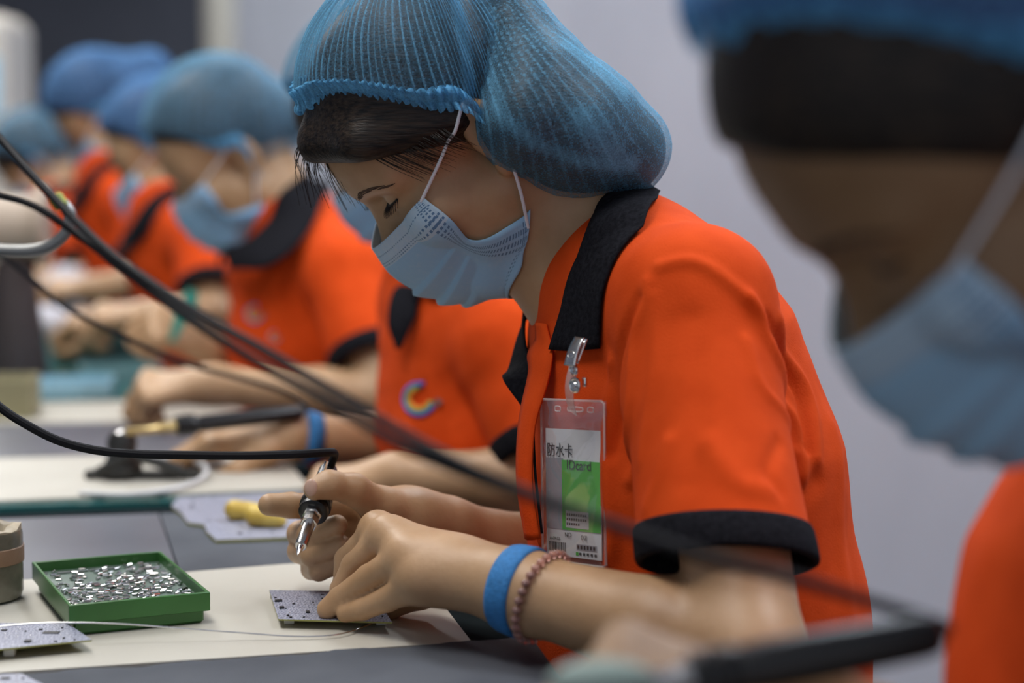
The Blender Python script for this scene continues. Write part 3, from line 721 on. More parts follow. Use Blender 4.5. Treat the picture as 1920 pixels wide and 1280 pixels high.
def build_worker(label, H, torso, tr, arms, cap='cap_far', h=.006, bag=((0, -.065, .03), (0, -.108, .008)), br=(.064, .047), lift=0.0, collar=None, logo=None, band=None, cot=None, skin='skin', hair_low=.008, hair_k=.70, lash=False, mask='mask_far'):
    R, o, s = H; hl = lambda *p: o + R @ np.array(p) * s
    p0 = torso[0]; root = empty('person', (p0[0], p0[1], 0), label, 'person', 'assembly line workers')
    side = nrm(np.array([R[0, 0], R[1, 0], 0])); side = VS * .8 + side * .2; side = nrm(side)
    B = Field(); head_prims(B, H); B.chain(torso, [r - .018 for r in tr], .03, axis=VS, st=1.38)
    nb = torso[-1]; B.cone(hl(0, -.03, -.015), nb, .054, .054, .02)
    S = Field(); S.chain(torso, tr, .03, axis=VS, st=1.36); TF = Field(); TF.p = list(S.p); cuts = []; cf = []; bands = []
    for a in arms:
        s_, e_, w_ = a['S'], a['E'], a['W']
        B.cone(nb, s_, .045, .045, .03).cone(s_, e_, .042, .036, .02).cone(e_, e_ * .62 + w_ * .38, .036, .034, .012).cone(e_ * .62 + w_ * .38, w_, .034, .025, .01)
        hand_prims(B, w_, make_fingers(w_, a['dr'], a['bk'], a['th'], a.get('curl', (35, 45, 50, 55))), .025)
        hm = s_ + (e_ - s_) * a.get('hem', .62); ax = nrm(e_ - s_)
        S.cone(nb, s_, .056, .058, .03); S.cone(s_, hm + ax * .05, .058, .060, .016)
        sv = Field(); sv.cone(s_, hm + ax * .05, .058, .060, .016); cuts.append((hm + ax * .006, ax, .115, TF)); cf.append((sv, hm, ax))
        if a.get('band'):
            c = w_ + nrm(e_ - w_) * a['band']; bands.append((c, nrm(w_ - e_)))
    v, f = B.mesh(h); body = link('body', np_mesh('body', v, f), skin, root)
    if lash: face_details(root, H, B, False)
    Hf = Field(); Hf.ell(hl(0, -.004, .057), np.array([.080, .102, .088]) * s, R, .01); Hf.half(hl(0, 0, hair_low), R @ np.array([0, hair_k, -1.]), .006)
    Hf.cone(hl(*bag[0]), hl(*bag[1]), (br[0] - .016) * s, (br[1] - .014) * s, .03)
    v, f = Hf.mesh(max(h, .006)); link('hair', np_mesh('hair', v, f), 'hair', root)
    Cf = Field(); Cf.ell(hl(0, -.006, .066), np.array([.092, .108, .098]) * s, R, .01); Cf.cone(hl(*bag[0]), hl(*bag[1]), br[0] * s, br[1] * s, .02, axis=R[:, 0], st=1.35)
    lp = [(x, y - lift * .35 * (z > .06), z + lift * max(0, min(1, (z - .02) / .06))) for x, y, z in CAP_LOOP]
    make_cap(root, H, Cf, hl(0, -.035, .03), lp, R @ np.array([0, -.45, .9]), cap, 'cap_band', 180, 36, 60, .0012, None, .003, .016)
    make_mask(root, H, B, mask, ns=40, nt=36)
    shirt_mesh(root, S, h, cuts, (), .003, int(p0[0] * 1000) % 97)
    for sv, hm, ax in cf:
        rows = []
        for t, of in ((0, -.003), (0, .0016), (.15, .0028), (.85, .0028), (1, .0016), (1, -.004), (.5, -.005)):
            r, d = ring_on(sv, hm + ax * (t * .024), ax, 40, off=of, R=.12); rows.append(r)
        loop_strip(rows, 'cuff', 'black_knit', root)
    for c, ax in bands:
        rows = []
        for t, of in ((-.5, -.001), (-.5, .002), (.5, .002), (.5, -.001)):
            r, d = ring_on(B, c + ax * t * .02, ax, 36, off=of, R=.06); rows.append(r)
        loop_strip(rows, 'wristband', 'blue_band', root)
    if collar is None:      # collar folded round the neck, open at the front
        f = nrm(np.array([R[0, 1], R[1, 1], 0])); sd = nrm(np.cross(f, [0, 0, 1.])) * -1; pr = []
        for a in (-160, -130, -90, -45, 0, 45, 90, 130, 160):   # 0 = back of the neck
            a_ = math.radians(a); dv = -f * math.cos(a_) + sd * math.sin(a_); fr = (1 - math.cos(a_)) / 2
            ci = nb + dv * .058 + np.array([0, 0, .045 - .08 * fr]) + f * .02; co = nb + dv * (.105 - .02 * fr) + np.array([0, 0, .012 - .085 * fr]) + f * (.01 + .02 * fr)
            pr.append((ci, co))
        collar = pr
    polygon_ribbon(collar, 'collar', 'black_knit', root, 6, 8, .004, nb, push=(B, S), off=.004, thick=.003)
    if logo:
        for lg in logo: logo_on(S, root, *lg)
    if cot is not None:
        for p, r, d in cot: MB().ball(p, r, None, 14, 10).build('finger_cot', 'cot', body)
    legs(root, p0, VF, VS)
    return root, S, B
LFT = nrm(VF); ZU = np.array([0, 0, 1.]); FAR = -VS
W2 = build_worker('person in orange polo with rainbow swirl logo, working behind the focused worker', head_pose(191, 40, -4, 1.0, (655, 312), 2.08),
    [P(985, 1180, 2.12), P(960, 1000, 2.1), P(905, 800, 2.1), P(880, 645, 2.1), P(838, 555, 2.1)], [.13, .122, .112, .098, .070],
    [dict(S=P(955, 640, 1.95), E=P(1060, 905, 1.90), W=P(752, 895, 1.94), dr=[-.93, .1, -.18], bk=[-.05, -.35, .9], th=FAR, curl=(60, 65, 70, 75), hem=.62),
     dict(S=P(815, 620, 2.25), E=P(850, 835, 2.20), W=P(548, 818, 2.13), dr=[-.98, -.05, .02], bk=[-.15, -.3, .95], th=-FAR, curl=(32, 42, 50, 58), band=.022)],
    h=.005, logo=[(787, 748, 1.8, 2.3, 29)],
    collar=[(P(752, 650, 1.99), P(744, 652, 1.99)), (P(776, 600, 1.99), P(728, 598, 2.0)), (P(792, 562, 2.0), P(752, 535, 2.02)), (P(850, 535, 2.0), P(850, 570, 1.98)), (P(900, 500, 2.06), P(935, 535, 2.03)), (P(890, 485, 2.14), P(925, 495, 2.18)), (P(830, 500, 2.2), P(830, 530, 2.24))])
W3 = build_worker('person in puffy blue hairnet and lowered mask gripping green tweezers', head_pose(196, 33, -4, 1.0, (352, 340), 2.68),
    [P(620, 900, 2.78), P(605, 780, 2.76), P(578, 640, 2.75), P(575, 520, 2.75), P(552, 432, 2.75)], [.128, .122, .114, .100, .070],
    [dict(S=P(648, 515, 2.59), E=P(720, 745, 2.50), W=P(400, 722, 2.48), dr=[-.97, -.1, -.05], bk=[-.1, -.4, .9], th=FAR, curl=(70, 75, 80, 85), hem=.62),
     dict(S=P(500, 525, 2.92), E=P(520, 690, 2.86), W=P(395, 650, 2.72), dr=[-.75, -.25, .35], bk=[-.4, -.5, .7], th=ZU, curl=(80, 85, 88, 90))],
    h=.006, lift=-.030, hair_low=.030, logo=[(478, 588, 2.3, 3, 15), (515, 632, 2.3, 3, 9)],
    collar=[(P(424, 462, 2.66), P(432, 505, 2.62)), (P(462, 452, 2.63), P(505, 498, 2.56)), (P(510, 405, 2.66), P(572, 440, 2.58)), (P(540, 345, 2.72), P(612, 362, 2.68)), (P(560, 340, 2.80), P(620, 350, 2.86)), (P(520, 380, 2.85), P(540, 400, 2.92)), (P(450, 440, 2.80), P(420, 470, 2.82)), (P(430, 470, 2.70), P(412, 500, 2.70))])
W4 = build_worker('person mostly hidden between two others, blue hairnet and mask, far down the bench', head_pose(188, 24, 0, 1.0, (236, 322), 3.3),
    [P(430, 800, 3.35), P(410, 640, 3.33), P(375, 540, 3.32), P(340, 465, 3.31), P(315, 410, 3.3)], [.128, .12, .114, .098, .068],
    [dict(S=P(390, 460, 3.14), E=P(400, 590, 3.05), W=P(290, 592, 3.02), dr=[-.97, -.05, 0], bk=[-.1, -.3, .95], th=FAR, curl=(60, 65, 70, 70)),
     dict(S=P(300, 460, 3.48), E=P(310, 590, 3.4), W=P(235, 600, 3.3), dr=[-.97, -.05, 0], bk=[-.1, -.3, .95], th=-FAR, curl=(50, 55, 60, 60), band=.02)], cap='cap_deep', h=.008, lift=-.028, hair_low=.03)
W5 = build_worker('person in deep blue hairnet with head bowed low at far end of row', head_pose(194, 42, -4, 1.0, (148, 262), 3.9),
    [P(300, 650, 3.95), P(285, 540, 3.93), P(262, 470, 3.92), P(225, 395, 3.91), P(205, 345, 3.9)], [.128, .12, .114, .098, .068],
    [dict(S=P(262, 390, 3.74), E=P(285, 520, 3.66), W=P(185, 540, 3.62), dr=[-.97, -.05, 0], bk=[-.1, -.3, .95], th=FAR, curl=(60, 65, 70, 70)),
     dict(S=P(190, 390, 4.08), E=P(200, 500, 4.0), W=P(160, 525, 3.9), dr=[-.97, -.05, 0], bk=[-.1, -.3, .95], th=-FAR, curl=(50, 55, 60, 60))], cap='cap_deep', h=.008, lift=-.03, hair_low=.03, bag=((0, -.07, .035), (0, -.125, .02)), br=(.076, .056))
W6 = build_worker('person furthest away at left edge, only grey blue hairnet and shoulder showing', head_pose(190, 42, 0, 1.0, (30, 350), 4.55),
    [P(190, 600, 4.6), P(180, 530, 4.58), P(160, 460, 4.57), P(125, 420, 4.56), P(100, 400, 4.55)], [.128, .12, .114, .098, .068],
    [dict(S=P(150, 420, 4.40), E=P(165, 520, 4.33), W=P(30, 530, 4.3), dr=[-.97, -.05, 0], bk=[-.1, -.3, .95], th=FAR, curl=(60, 65, 70, 70)),
     dict(S=P(90, 420, 4.72), E=P(100, 510, 4.66), W=P(0, 520, 4.6), dr=[-.97, -.05, 0], bk=[-.1, -.3, .95], th=-FAR, curl=(50, 55, 60, 60))], cap='cap_far', h=.009)
W0 = build_worker('person close to the lens, dark hair below blue hairnet, holding black soldering iron', head_pose(185, 46, -8, 1.09, (1672, 486), .80),
    [P(2310, 1370, .93), P(2340, 1200, .93), P(2420, 980, .93), P(2400, 840, .93), P(2290, 650, .93)], [.127, .122, .112, .098, .068],
    [dict(S=P(2420, 830, .79), E=P(2480, 1500, .72), W=P(1750, 1640, .74), dr=[-.95, .1, -.1], bk=[0, -.3, .95], th=FAR),
     dict(S=P(2180, 820, 1.08), E=P(2120, 1560, 1.00), W=P(1500, 1345, .86), dr=[-.90, -.12, .22], bk=[-.25, -.35, .9], th=-FAR, curl=(55, 62, 70, 78))],
    h=.006, lift=.010, skin='skin_shaded', hair_low=-.004, hair_k=1.02, collar=[(P(2180, 560, .90), P(2200, 700, .86)), (P(2280, 520, .90), P(2330, 640, .86)), (P(2330, 500, .96), P(2400, 600, .98)), (P(2260, 520, 1.0), P(2280, 640, 1.04))], lash=True, mask='mask', cap='cap_deep', cot=[(P(1130, 1278, .80), (.024, .012, .010), 0)])

# ---------------------------------------------------------------- room
def stone(m): return m
M['floor'] = noisy(mat('floor_paint', (.25, .26, .28), .35), (.09, .095, .105), (.13, .135, .145), 3)
M['wall'] = noisy(mat('wall_paint', (.5, .51, .57), .6), (.51, .55, .65), (.57, .61, .71), 2.2, 3)
M['wall_dark'] = noisy(mat('dark_wall_paint', (.035, .04, .055), .7), (.055, .062, .085), (.085, .092, .12), 1.2)
M['ceiling'] = mat('ceiling_paint', (.7, .7, .72), .8); M['cream_trim'] = mat('cream_trim', (.55, .53, .47), .6)
st = lambda o: tag(o, kind='structure')
st(MB().prism([(-5, -1.5), (3, -1.5), (3, 11), (-5, 11)], -.06, 0).build('floor', 'floor', None, False))
st(MB().prism([(-5, -1.5), (3, -1.5), (3, 11), (-5, 11)], 2.8, 2.86).build('ceiling', 'ceiling', None, False))
wl = lambda y: np.array([1.764 - .372 * y, y])
st(MB().prism([wl(-1.4), wl(7.9), wl(7.9) + [.1, .04], wl(-1.4) + [.1, .04]], 0, 2.8).build('wall_right', 'wall', None, False))
st(MB().prism([(-5, 10), (1, 10), (1, 10.1), (-5, 10.1)], 0, 2.8).build('wall_back', 'wall_dark', None, False))
st(MB().prism([(-5, -1.5), (-5, 10), (-5.1, 10), (-5.1, -1.5)], 0, 2.8).build('wall_left', 'wall', None, False))
a, b = wl(8.1), wl(8.25); st(MB().prism([a + [-.06, 0], b + [-.06, 0], b + [.05, 0], a + [.05, 0]], 0, 2.8).build('trim_1', 'cream_trim', None, False))
st(MB().prism([wl(-1.4) - [.012, 0], wl(7.9) - [.012, 0], wl(7.9), wl(-1.4)], 0, .1).build('baseboard_right', 'cream_trim', None, False))
for k in range(5):
    for x0, y0, w_ in ((-.42, .6, .5), (1.15, 1.35, .4)):
        pass

# ---------------------------------------------------------------- bench, mats and boards
M['bench'] = noisy(mat('bench_top', (.012, .016, .018), .95, Specular_IOR_Level=.0), (.010, .014, .016), (.02, .026, .028), 8)
M['bench_metal'] = mat('bench_metal', (.45, .46, .48), .4, .8)
M['board'] = noisy(mat('cream_board', (.62, .57, .47), .55), (.46, .43, .365), (.52, .49, .42), 7, 5, .05, 200, None, .3, .7)
M['mat_grey'] = noisy(mat('grey_rubber', (.07, .075, .085), .7, Specular_IOR_Level=.2), (.058, .064, .078), (.085, .092, .108), 9, 5, .1, 300)
M['mat_light'] = noisy(mat('pale_grey_rubber', (.14, .145, .18), .35), (.085, .088, .108), (.12, .124, .15), 6, 5, .1, 300)
M['glass'] = mat('teal_glass', (.04, .17, .17), .08, Transmission_Weight=.35, IOR=1.5)
EDGE = lambda y: np.array([.040 - .303 * (y - 1.233), y])    # worker edge of the bench
bench = empty('workbench', (*(EDGE(2.6) - [.75, 0]), 0), 'long dark topped workbench running away along the row of workers', 'workbench')
mb = MB(); a, b = EDGE(.35), EDGE(6.2); mb.prism([a, b, b - [1.5, .0], a - [1.5, 0]], .712, .748).build('bench_top', 'bench', bench, False)
mb = MB(); mb.prism([a - [.06, 0], b - [.06, 0], b - [.10, 0], a - [.10, 0]], .65, .712).build('bench_rail', 'bench_metal', bench, False)
for y in (.5, 2.4, 4.3, 6.1):
    for dx in (.10, 1.42): c = EDGE(y) - [dx, 0]; MB().box((c[0], c[1], .356), (.05, .05, .712)).build('leg', 'bench_metal', bench, False)
def sheet(name, px, z0, th, m, label, cat, group=None, bow=0):
    pts = [T(x, y, z0 + th)[:2] for x, y in px]
    o = MB().prism(pts, z0, z0 + th).build(name, m, None, False, origin=(*np.mean(pts, 0), z0)); return tag(o, label, cat, group)
def lab(o, l): o['label'] = l; return o
sheet('cream_board', [(-150, 1270), (884, 1202), (762, 1043), (-150, 1098)], .7485, .0025, 'board', 'cream work board under the green tray and the bent worker\'s hands', 'board', 'cream work boards')
def rough_sheet():      # grey mat with a raggedly cut back edge
    pts = [T(x, y, .7515)[:2] for x, y in [(-400, 1560)] + [(x, 1272 - (x + 60) * .074 + 3.0 * math.sin(x * .031) * math.sin(x * .007) + random.uniform(-1.3, 1.3)) for x in range(-380, 990, 18)] + [(1000, 1200), (1060, 1283), (1165, 1400), (1250, 1560)]]
    o = MB().prism(pts, .7482, .7519).build('rubber_mat', 'mat_grey', None, False, origin=(*np.mean(pts, 0), .748)); tag(o, 'dark grey rubber mat with ragged back edge at bottom of photo', 'mat', 'grey rubber mats')
rough_sheet()
sheet('rubber_mat', [(300, 962), (640, 945), (700, 1043), (338, 1072)], .7484, .0028, 'mat_grey', 'dark grey mat under the notched circuit board with yellow finger cots', 'mat', 'grey rubber mats')
sheet('rubber_mat', [(-150, 978), (297, 962), (335, 1074), (-150, 1096)], .7484, .0022, 'mat_light', 'paler grey mat behind the green tray, left of the dark mat', 'mat', 'grey rubber mats')
sheet('glass_sheet', [(-150, 957), (586, 929), (545, 868), (-150, 880)], .7483, .006, 'glass', 'teal edged glass sheet under the second cream board', 'glass sheet')
sheet('cream_board', [(-150, 944), (582, 914), (522, 846), (-150, 862)], .7546, .003, 'board', 'cream work board with black clamp standing on it', 'board', 'cream work boards')
sheet('rubber_mat', [(-150, 862), (519, 846), (478, 788), (-150, 798)], .7484, .0028, 'mat_light', 'lilac grey mat under the soldering hand with the blue wristband', 'mat', 'grey rubber mats')
sheet('cream_board', [(-150, 797), (470, 786), (440, 748), (-150, 756)], .7484, .003, 'board', 'cream work board in front of the forearm of the tweezers worker', 'board', 'cream work boards')
sheet('glass_sheet', [(-150, 755), (420, 742), (330, 640), (-150, 650)], .7484, .006, 'glass', 'teal glass sheet far back under the clear trays', 'glass sheet')

# ---------------------------------------------------------------- soldering irons
M['bakelite'] = mat('black_plastic', (.010, .010, .011), .32); M['rubber'] = mat('black_cable', (.010, .010, .012), .6, Specular_IOR_Level=.14)
M['steel'] = mat('steel', (.62, .61, .60), .22, 1); M['tip'] = mat('tinned_tip', (.80, .79, .78), .12, 1); M['brass'] = mat('brass', (.62, .45, .2), .3, 1)
def iron(label, tip, end, cable, hr=.0085, barrel='steel', fl=.33, scale=1.0, rod=None, cr=.003):
    tip = np.asarray(tip); end = np.asarray(end); ax = nrm(end - tip); Ln = np.linalg.norm(end - tip)
    r = empty('soldering_iron', tip, label, 'soldering iron', 'soldering irons'); S_ = scale
    MB().lathe([(0, .0004), (.002, .0012), (.007 * S_, .0024), (.012 * S_, .0029), (.014 * S_, .0031)], tip, end, 18).build('tip', 'tip', r)
    f0 = fl * Ln
    MB().lathe([(.011 * S_, .0034), (.0115 * S_, .0045), (.016 * S_, .0048), (f0 * .82, .0050), (f0 * .83, .0046)], tip, end, 20).build('barrel', barrel, r)
    MB().lathe([(f0 * .70, .005), (f0 * .71, .0068), (f0 * .80, .0072), (f0 * .81, .0064), (f0 * .90, .0064), (f0 * .91, .0078), (f0, .0078)], tip, end, 6).build('nut', barrel, r)
    q = .0040 * S_; MB().lathe([(f0 * .97, .006), (f0 * .975, .0105), (f0 * .99, .0118), (f0 + q, .0118), (f0 + q * 1.2, .0098), (f0 + q * 1.7, .0098), (f0 + q * 1.9, .0128), (f0 + q * 3, .0128), (f0 + q * 3.3, .0100), (f0 + q * 3.8, .0098), (f0 + q * 4.0, .0122), (f0 + q * 5, .0118), (f0 + q * 5.4, .0085)], tip, end, 28).build('grip_flange', 'bakelite', r)
    MB().lathe([(f0 + q * 4.8, hr * .9), (f0 + q * 8, hr * 1.02), (Ln * .72, hr), (Ln * .95, hr * .92), (Ln - .003, hr * .8), (Ln, hr * .5)], tip, end, 22).build('handle', 'bakelite', r)
    if rod is not None: MB().tube(smooth_path(rod, 6), .0016, 8).build('metal_sleeve', 'tip', r)
    MB().tube(smooth_path(cable, 10), cr, 10).build('cable', 'rubber', r)
    return r
iron('soldering iron with silver tip in the bent worker\'s right hand', P(558, 1040, 1.402), P(618, 876, 1.508),
     [P(614, 888, 1.50), P(622, 868, 1.497), P(627, 850, 1.49), P(612, 848, 1.475), P(560, 851, 1.46), P(460, 854, 1.455), P(350, 853, 1.45), P(260, 851, 1.445), P(180, 844, 1.44), P(110, 826, 1.435), P(50, 796, 1.43), P(0, 763, 1.43), P(-60, 710, 1.43)], fl=.47, cr=.0035,
     rod=[P(600, 902, 1.487), P(606, 884, 1.487), P(613, 864, 1.487)])
iron('black soldering iron with brass barrel held in the hand with blue wristband', P(216, 812, 2.02), P(570, 772, 2.11),
     [P(560, 773, 2.11), P(575, 766, 2.11), P(566, 752, 2.12), P(520, 730, 2.12), P(440, 706, 2.1), P(330, 675, 2.05), P(220, 625, 2.0), P(130, 580, 1.97), P(50, 515, 1.95), P(0, 474, 1.93), P(-70, 420, 1.92)], barrel='brass', fl=.32, hr=.0095)
iron('blurred black soldering iron near the lens, cable looping across the photo', P(1030, 1322, .80), P(1765, 1186, .835),
     [P(1750, 1188, .835), P(1772, 1180, .84), P(1760, 1168, .845), P(1640, 1130, .85), P(1480, 1082, .86), P(1330, 1045, .87), P(1150, 985, .89), P(1000, 930, .91), P(880, 878, .93), P(760, 815, .96), P(640, 745, .99), P(500, 660, 1.03), P(350, 575, 1.09), P(203, 472, 1.16), P(98, 368, 1.22), P(35, 300, 1.26), P(-30, 225, 1.3), P(-90, 160, 1.33)], fl=.36, hr=.0112, cr=.0030)
o = MB().tube(smooth_path([P(-80, 352, 1.24), P(0, 366, 1.24), P(65, 387, 1.23), P(135, 432, 1.21), P(215, 493, 1.17), P(345, 592, 1.10), P(470, 672, 1.05), P(600, 748, 1.01), P(730, 825, .975), P(850, 880, .94), P(960, 920, .918), P(1060, 952, .902)], 10), .0026, 10).build('cable', 'rubber', None, origin=P(65, 387, 1.24)); tag(o, 'second black cable running alongside the cable of the lens-side iron', 'cable')
M['spring'] = mat('grey_spring', (.28, .28, .27), .4, .6)
r = empty('cable_holder', P(60, 500, 1.25), 'grey metal cable holder arm curling round behind the black cables', 'cable holder')
MB().tube(smooth_path([P(-60, 462, 1.25), P(20, 470, 1.25), P(80, 466, 1.25), P(120, 440, 1.25), P(132, 405, 1.25), P(118, 380, 1.25)], 8), .0042, 12).build('arm', 'spring', r)
M['lime'] = mat('lime_tape', (.32, .36, .05), .6)
MB().lathe([(0, .004), (.001, .0052), (.009, .0052), (.010, .004)], P(101, 366, 1.235), P(118, 390, 1.235), 14).build('clip', 'lime', r)

# ---------------------------------------------------------------- green tray and its metal parts
M['green'] = noisy(mat('green_plastic', (.04, .20, .06), .35), (.035, .135, .028), (.045, .17, .038), 14)
M['green_in'] = noisy(mat('green_tray_floor', (.22, .33, .27), .4), (.09, .14, .11), (.15, .20, .17), 20)
c4 = np.array([T(46, 1054, .776), T(276, 1035, .776), T(421, 1106, .776), T(144, 1133, .776)])
cc = c4.mean(0); ex = nrm((c4[1] - c4[0]) + (c4[2] - c4[3])); ex[2] = 0; ex = nrm(ex); ey = np.cross([0, 0, 1.], ex)
lx = (np.linalg.norm(c4[1] - c4[0]) + np.linalg.norm(c4[2] - c4[3])) / 2; ly = (np.linalg.norm(c4[3] - c4[0]) + np.linalg.norm(c4[2] - c4[1])) / 2
RB = np.stack([ex, ey, [0, 0, 1.]], 1); zb = .7512
tray = empty('parts_tray', (cc[0], cc[1], zb), 'square green plastic tray filled with tiny silver metal parts', 'tray')
tl = lambda x, y, z: np.array([cc[0], cc[1], 0]) + RB @ np.array([x, y, 0]) + np.array([0, 0, z])
MB().box(tl(0, 0, zb + .0065), (lx - .008, ly - .008, .013), RB, .002).build('tray_base', 'green', tray)
mb = MB(); wt = .0026; zt = .776; z0 = zb + .010
for sx, sy, w_, d_ in ((0, 1, lx, wt), (0, -1, lx, wt), (1, 0, wt, ly - 2 * wt), (-1, 0, wt, ly - 2 * wt)):
    mb.box(tl(sx * (lx - wt) / 2, sy * (ly - wt) / 2, (z0 + zt) / 2), (w_, d_, zt - z0), RB, .0005)
mb.build('rim', 'green', tray)
MB().box(tl(0, 0, zt - .0092), (lx - 2 * wt - .0004, ly - 2 * wt - .0004, .0016), RB).build('tray_floor', 'green_in', tray, False)
zf = zt - .0083
M['can'] = mat('metal_can', (.78, .77, .75), .18, 1); M['can2'] = mat('dull_metal_can', (.30, .29, .28), .3, 1)
can = MB().lathe([(0, .0006), (.0003, .0011), (.0050, .0011), (.0054, .0007)], (-.0027, 0, .0011), (.0027, 0, .0011), 10)
can_me = [can.build('metal_can', m, None).data for m in ('can', 'can2')] if 0 else None
def small_mesh(name, m, fn):
    mb = MB(); fn(mb); me = np_mesh(name, np.concatenate(mb.v), mb.f); me.materials.append(M[m]); sharp(me, 40); return me
cans = [small_mesh('metal_can', 'can', lambda b: b.lathe([(0, .0006), (.0003, .0011), (.0050, .0011), (.0054, .0007)], (-.0027, 0, 0), (.0027, 0, 0), 10)),
        small_mesh('metal_can', 'can2', lambda b: b.box((0, 0, 0), (.0062, .0032, .0016), None, .0005)),
        small_mesh('metal_can', 'can', lambda b: b.box((0, 0, 0), (.0052, .0024, .0014), None, .0004))]
longs = small_mesh('metal_strip', 'can', lambda b: b.box((0, 0, 0), (.0125, .0036, .0016), None, .0005))
rng = random.Random(11); pl_ = []
def put(me, name, x, y, z, a, tl_, label, group):
    o = bpy.data.objects.new(name, me); COL.objects.link(o); o.location = [float(q) for q in tl(x, y, z)]; o.rotation_euler = (tl_, rng.uniform(-.06, .06), a + math.atan2(ex[1], ex[0])); tag(o, label, 'metal part', group); return o
n = 0
for i in range(4): put(longs, 'metal_strip', -.030 + i * .0132, ly * .40, zf + .0009, rng.uniform(-.1, .1), 0, 'long silver strip %s along the back edge of the green tray' % ('at the left end', 'second from left', 'third from left', 'at the right end')[i], 'silver strips in the green tray'); pl_.append((-.030 + i * .0132, ly * .40, .0066))
for i, (x, y) in enumerate(((-.018, .012), (.004, .004), (.014, .009))): put(longs, 'metal_strip', x, y, zf + .0009, rng.uniform(.1, .4), 0, 'long silver strip in the middle of the green tray, %s' % ('left one', 'nearest the front', 'right one')[i], 'silver strips in the green tray'); pl_.append((x, y, .006))
tries = 0
while n < 285 and tries < 30000:
    tries += 1; x, y = rng.uniform(-.47, .47) * lx, rng.uniform(-.46, .44) * ly
    if abs(x) > lx / 2 - .0065 or abs(y) > ly / 2 - .0065: continue
    dens = .4 + .6 * (x > -.005 or y < .01) * (.4 + .6 * (x + y * -.8 > -.01))
    if rng.random() > dens: continue
    if any((x - a) ** 2 + (y - b) ** 2 < (.0021 + q * .5) ** 2 for a, b, q in pl_): continue
    lvl = sum((x - a) ** 2 + (y - b) ** 2 < .0052 ** 2 for a, b, q in pl_); k = rng.choice((0, 0, 0, 1, 2)); pl_.append((x, y, .0026)); n += 1
    reg = ('front left' if y < 0 and x < 0 else 'front right' if y < 0 else 'back left' if x < 0 else 'back right'); kd = ('tiny round silver pin', 'small dull flat metal part', 'tiny flat silver part')[k]
    put(cans[k], 'metal_can', x, y, zf + (.0011, .0008, .0007)[k] + .0007 * min(lvl, 2), rng.choice((.5, .6, .9, 2.4, 0)) + rng.uniform(-.5, .5), rng.uniform(-.1, .1), f'{kd} among those in the {reg} quarter of the green tray', f'{kd}s in the {reg} quarter of the green tray')

# ---------------------------------------------------------------- jar at the left edge
M['jar'] = noisy(mat('dirty_jar', (.2, .18, .13), .25), (.05, .05, .035), (.26, .24, .18), 16, 6, .2, 60)
M['rosin'] = noisy(mat('rosin_crust', (.30, .24, .15), .55), (.10, .08, .05), (.46, .38, .26), 22, 6, .8, 50); M['tape'] = noisy(mat('brown_tape', (.3, .17, .1), .5), (.22, .13, .07), (.40, .26, .17), 15)
jc = T(-32, 1120, .752); jar = empty('rosin_jar', jc, 'grimy round jar of rosin beside the green tray at left edge', 'jar')
MB().lathe([(0, .026), (.001, .0305), (.006, .0325), (.052, .0328), (.056, .0318), (.0565, .0290), (.045, .0285)], jc, jc + ZU, 40).build('jar_body', 'jar', jar)
MB().lathe([(.030, .0329), (.0305, .0336), (.043, .0337), (.0435, .0329)], jc, jc + ZU, 40).build('tape_band', 'tape', jar)
cr = MB(); vv = []; ff = []
for i in range(9):
    for k in range(28):
        a = 2 * math.pi * k / 28; q = (.0318 if i < 2 else .031 * (1 - (i - 1) / 7)); hh = (.052, .0580, .0590, .0570, .050, .045, .042, .041, .041)[i]; vv.append(jc + np.array([q * math.cos(a), q * math.sin(a), hh + (.0016 * math.sin(5 * a + i * .5) + .0009 * math.sin(9 * a + i) + .0016 * math.sin(a * 2 + 1)) * (i > 0)]))
for i in range(8):
    for k in range(28): ff.append([i * 28 + k, i * 28 + (k + 1) % 28, i * 28 + 28 + (k + 1) % 28, i * 28 + 28 + k])
cr.add(vv, ff).build('rosin', 'rosin', jar)

# ---------------------------------------------------------------- circuit boards
def pcb_mat():
    m = mat('circuit_board_print', (.62, .62, .72), .4); tc = N(m, 'ShaderNodeTexCoord'); b = bsdf(m)
    mp = N(m, 'ShaderNodeMapping'); L(m, tc.outputs['Object'], mp.inputs[0])
    br_ = N(m, 'ShaderNodeTexBrick'); br_.inputs['Scale'].default_value = 120; br_.inputs['Mortar Size'].default_value = .07; br_.inputs['Color1'].default_value = (.62, .62, .70, 1); br_.inputs['Color2'].default_value = (.50, .51, .60, 1); br_.inputs['Mortar'].default_value = (.16, .17, .24, 1); br_.offset = .37; br_.squash = .6; br_.squash_frequency = 3; L(m, mp.outputs[0], br_.inputs['Vector'])
    vo = N(m, 'ShaderNodeTexVoronoi'); vo.inputs['Scale'].default_value = 300; L(m, tc.outputs['Object'], vo.inputs['Vector'])
    lt = N(m, 'ShaderNodeMath', operation='LESS_THAN'); lt.inputs[1].default_value = .3; L(m, vo.outputs['Distance'], lt.inputs[0])
    n2 = N(m, 'ShaderNodeTexNoise'); n2.inputs['Scale'].default_value = 90; L(m, tc.outputs['Object'], n2.inputs['Vector']); g2 = N(m, 'ShaderNodeMath', operation='GREATER_THAN'); g2.inputs[1].default_value = .52; L(m, n2.outputs[0], g2.inputs[0])
    ml = N(m, 'ShaderNodeMath', operation='MULTIPLY'); L(m, lt.outputs[0], ml.inputs[0]); L(m, g2.outputs[0], ml.inputs[1])
    mx = N(m, 'ShaderNodeMix', data_type='RGBA'); mx.inputs[7].default_value = (.12, .12, .16, 1); L(m, br_.outputs[0], mx.inputs[6]); L(m, ml.outputs[0], mx.inputs[0]); L(m, mx.outputs[2], b.inputs['Base Color']); return m
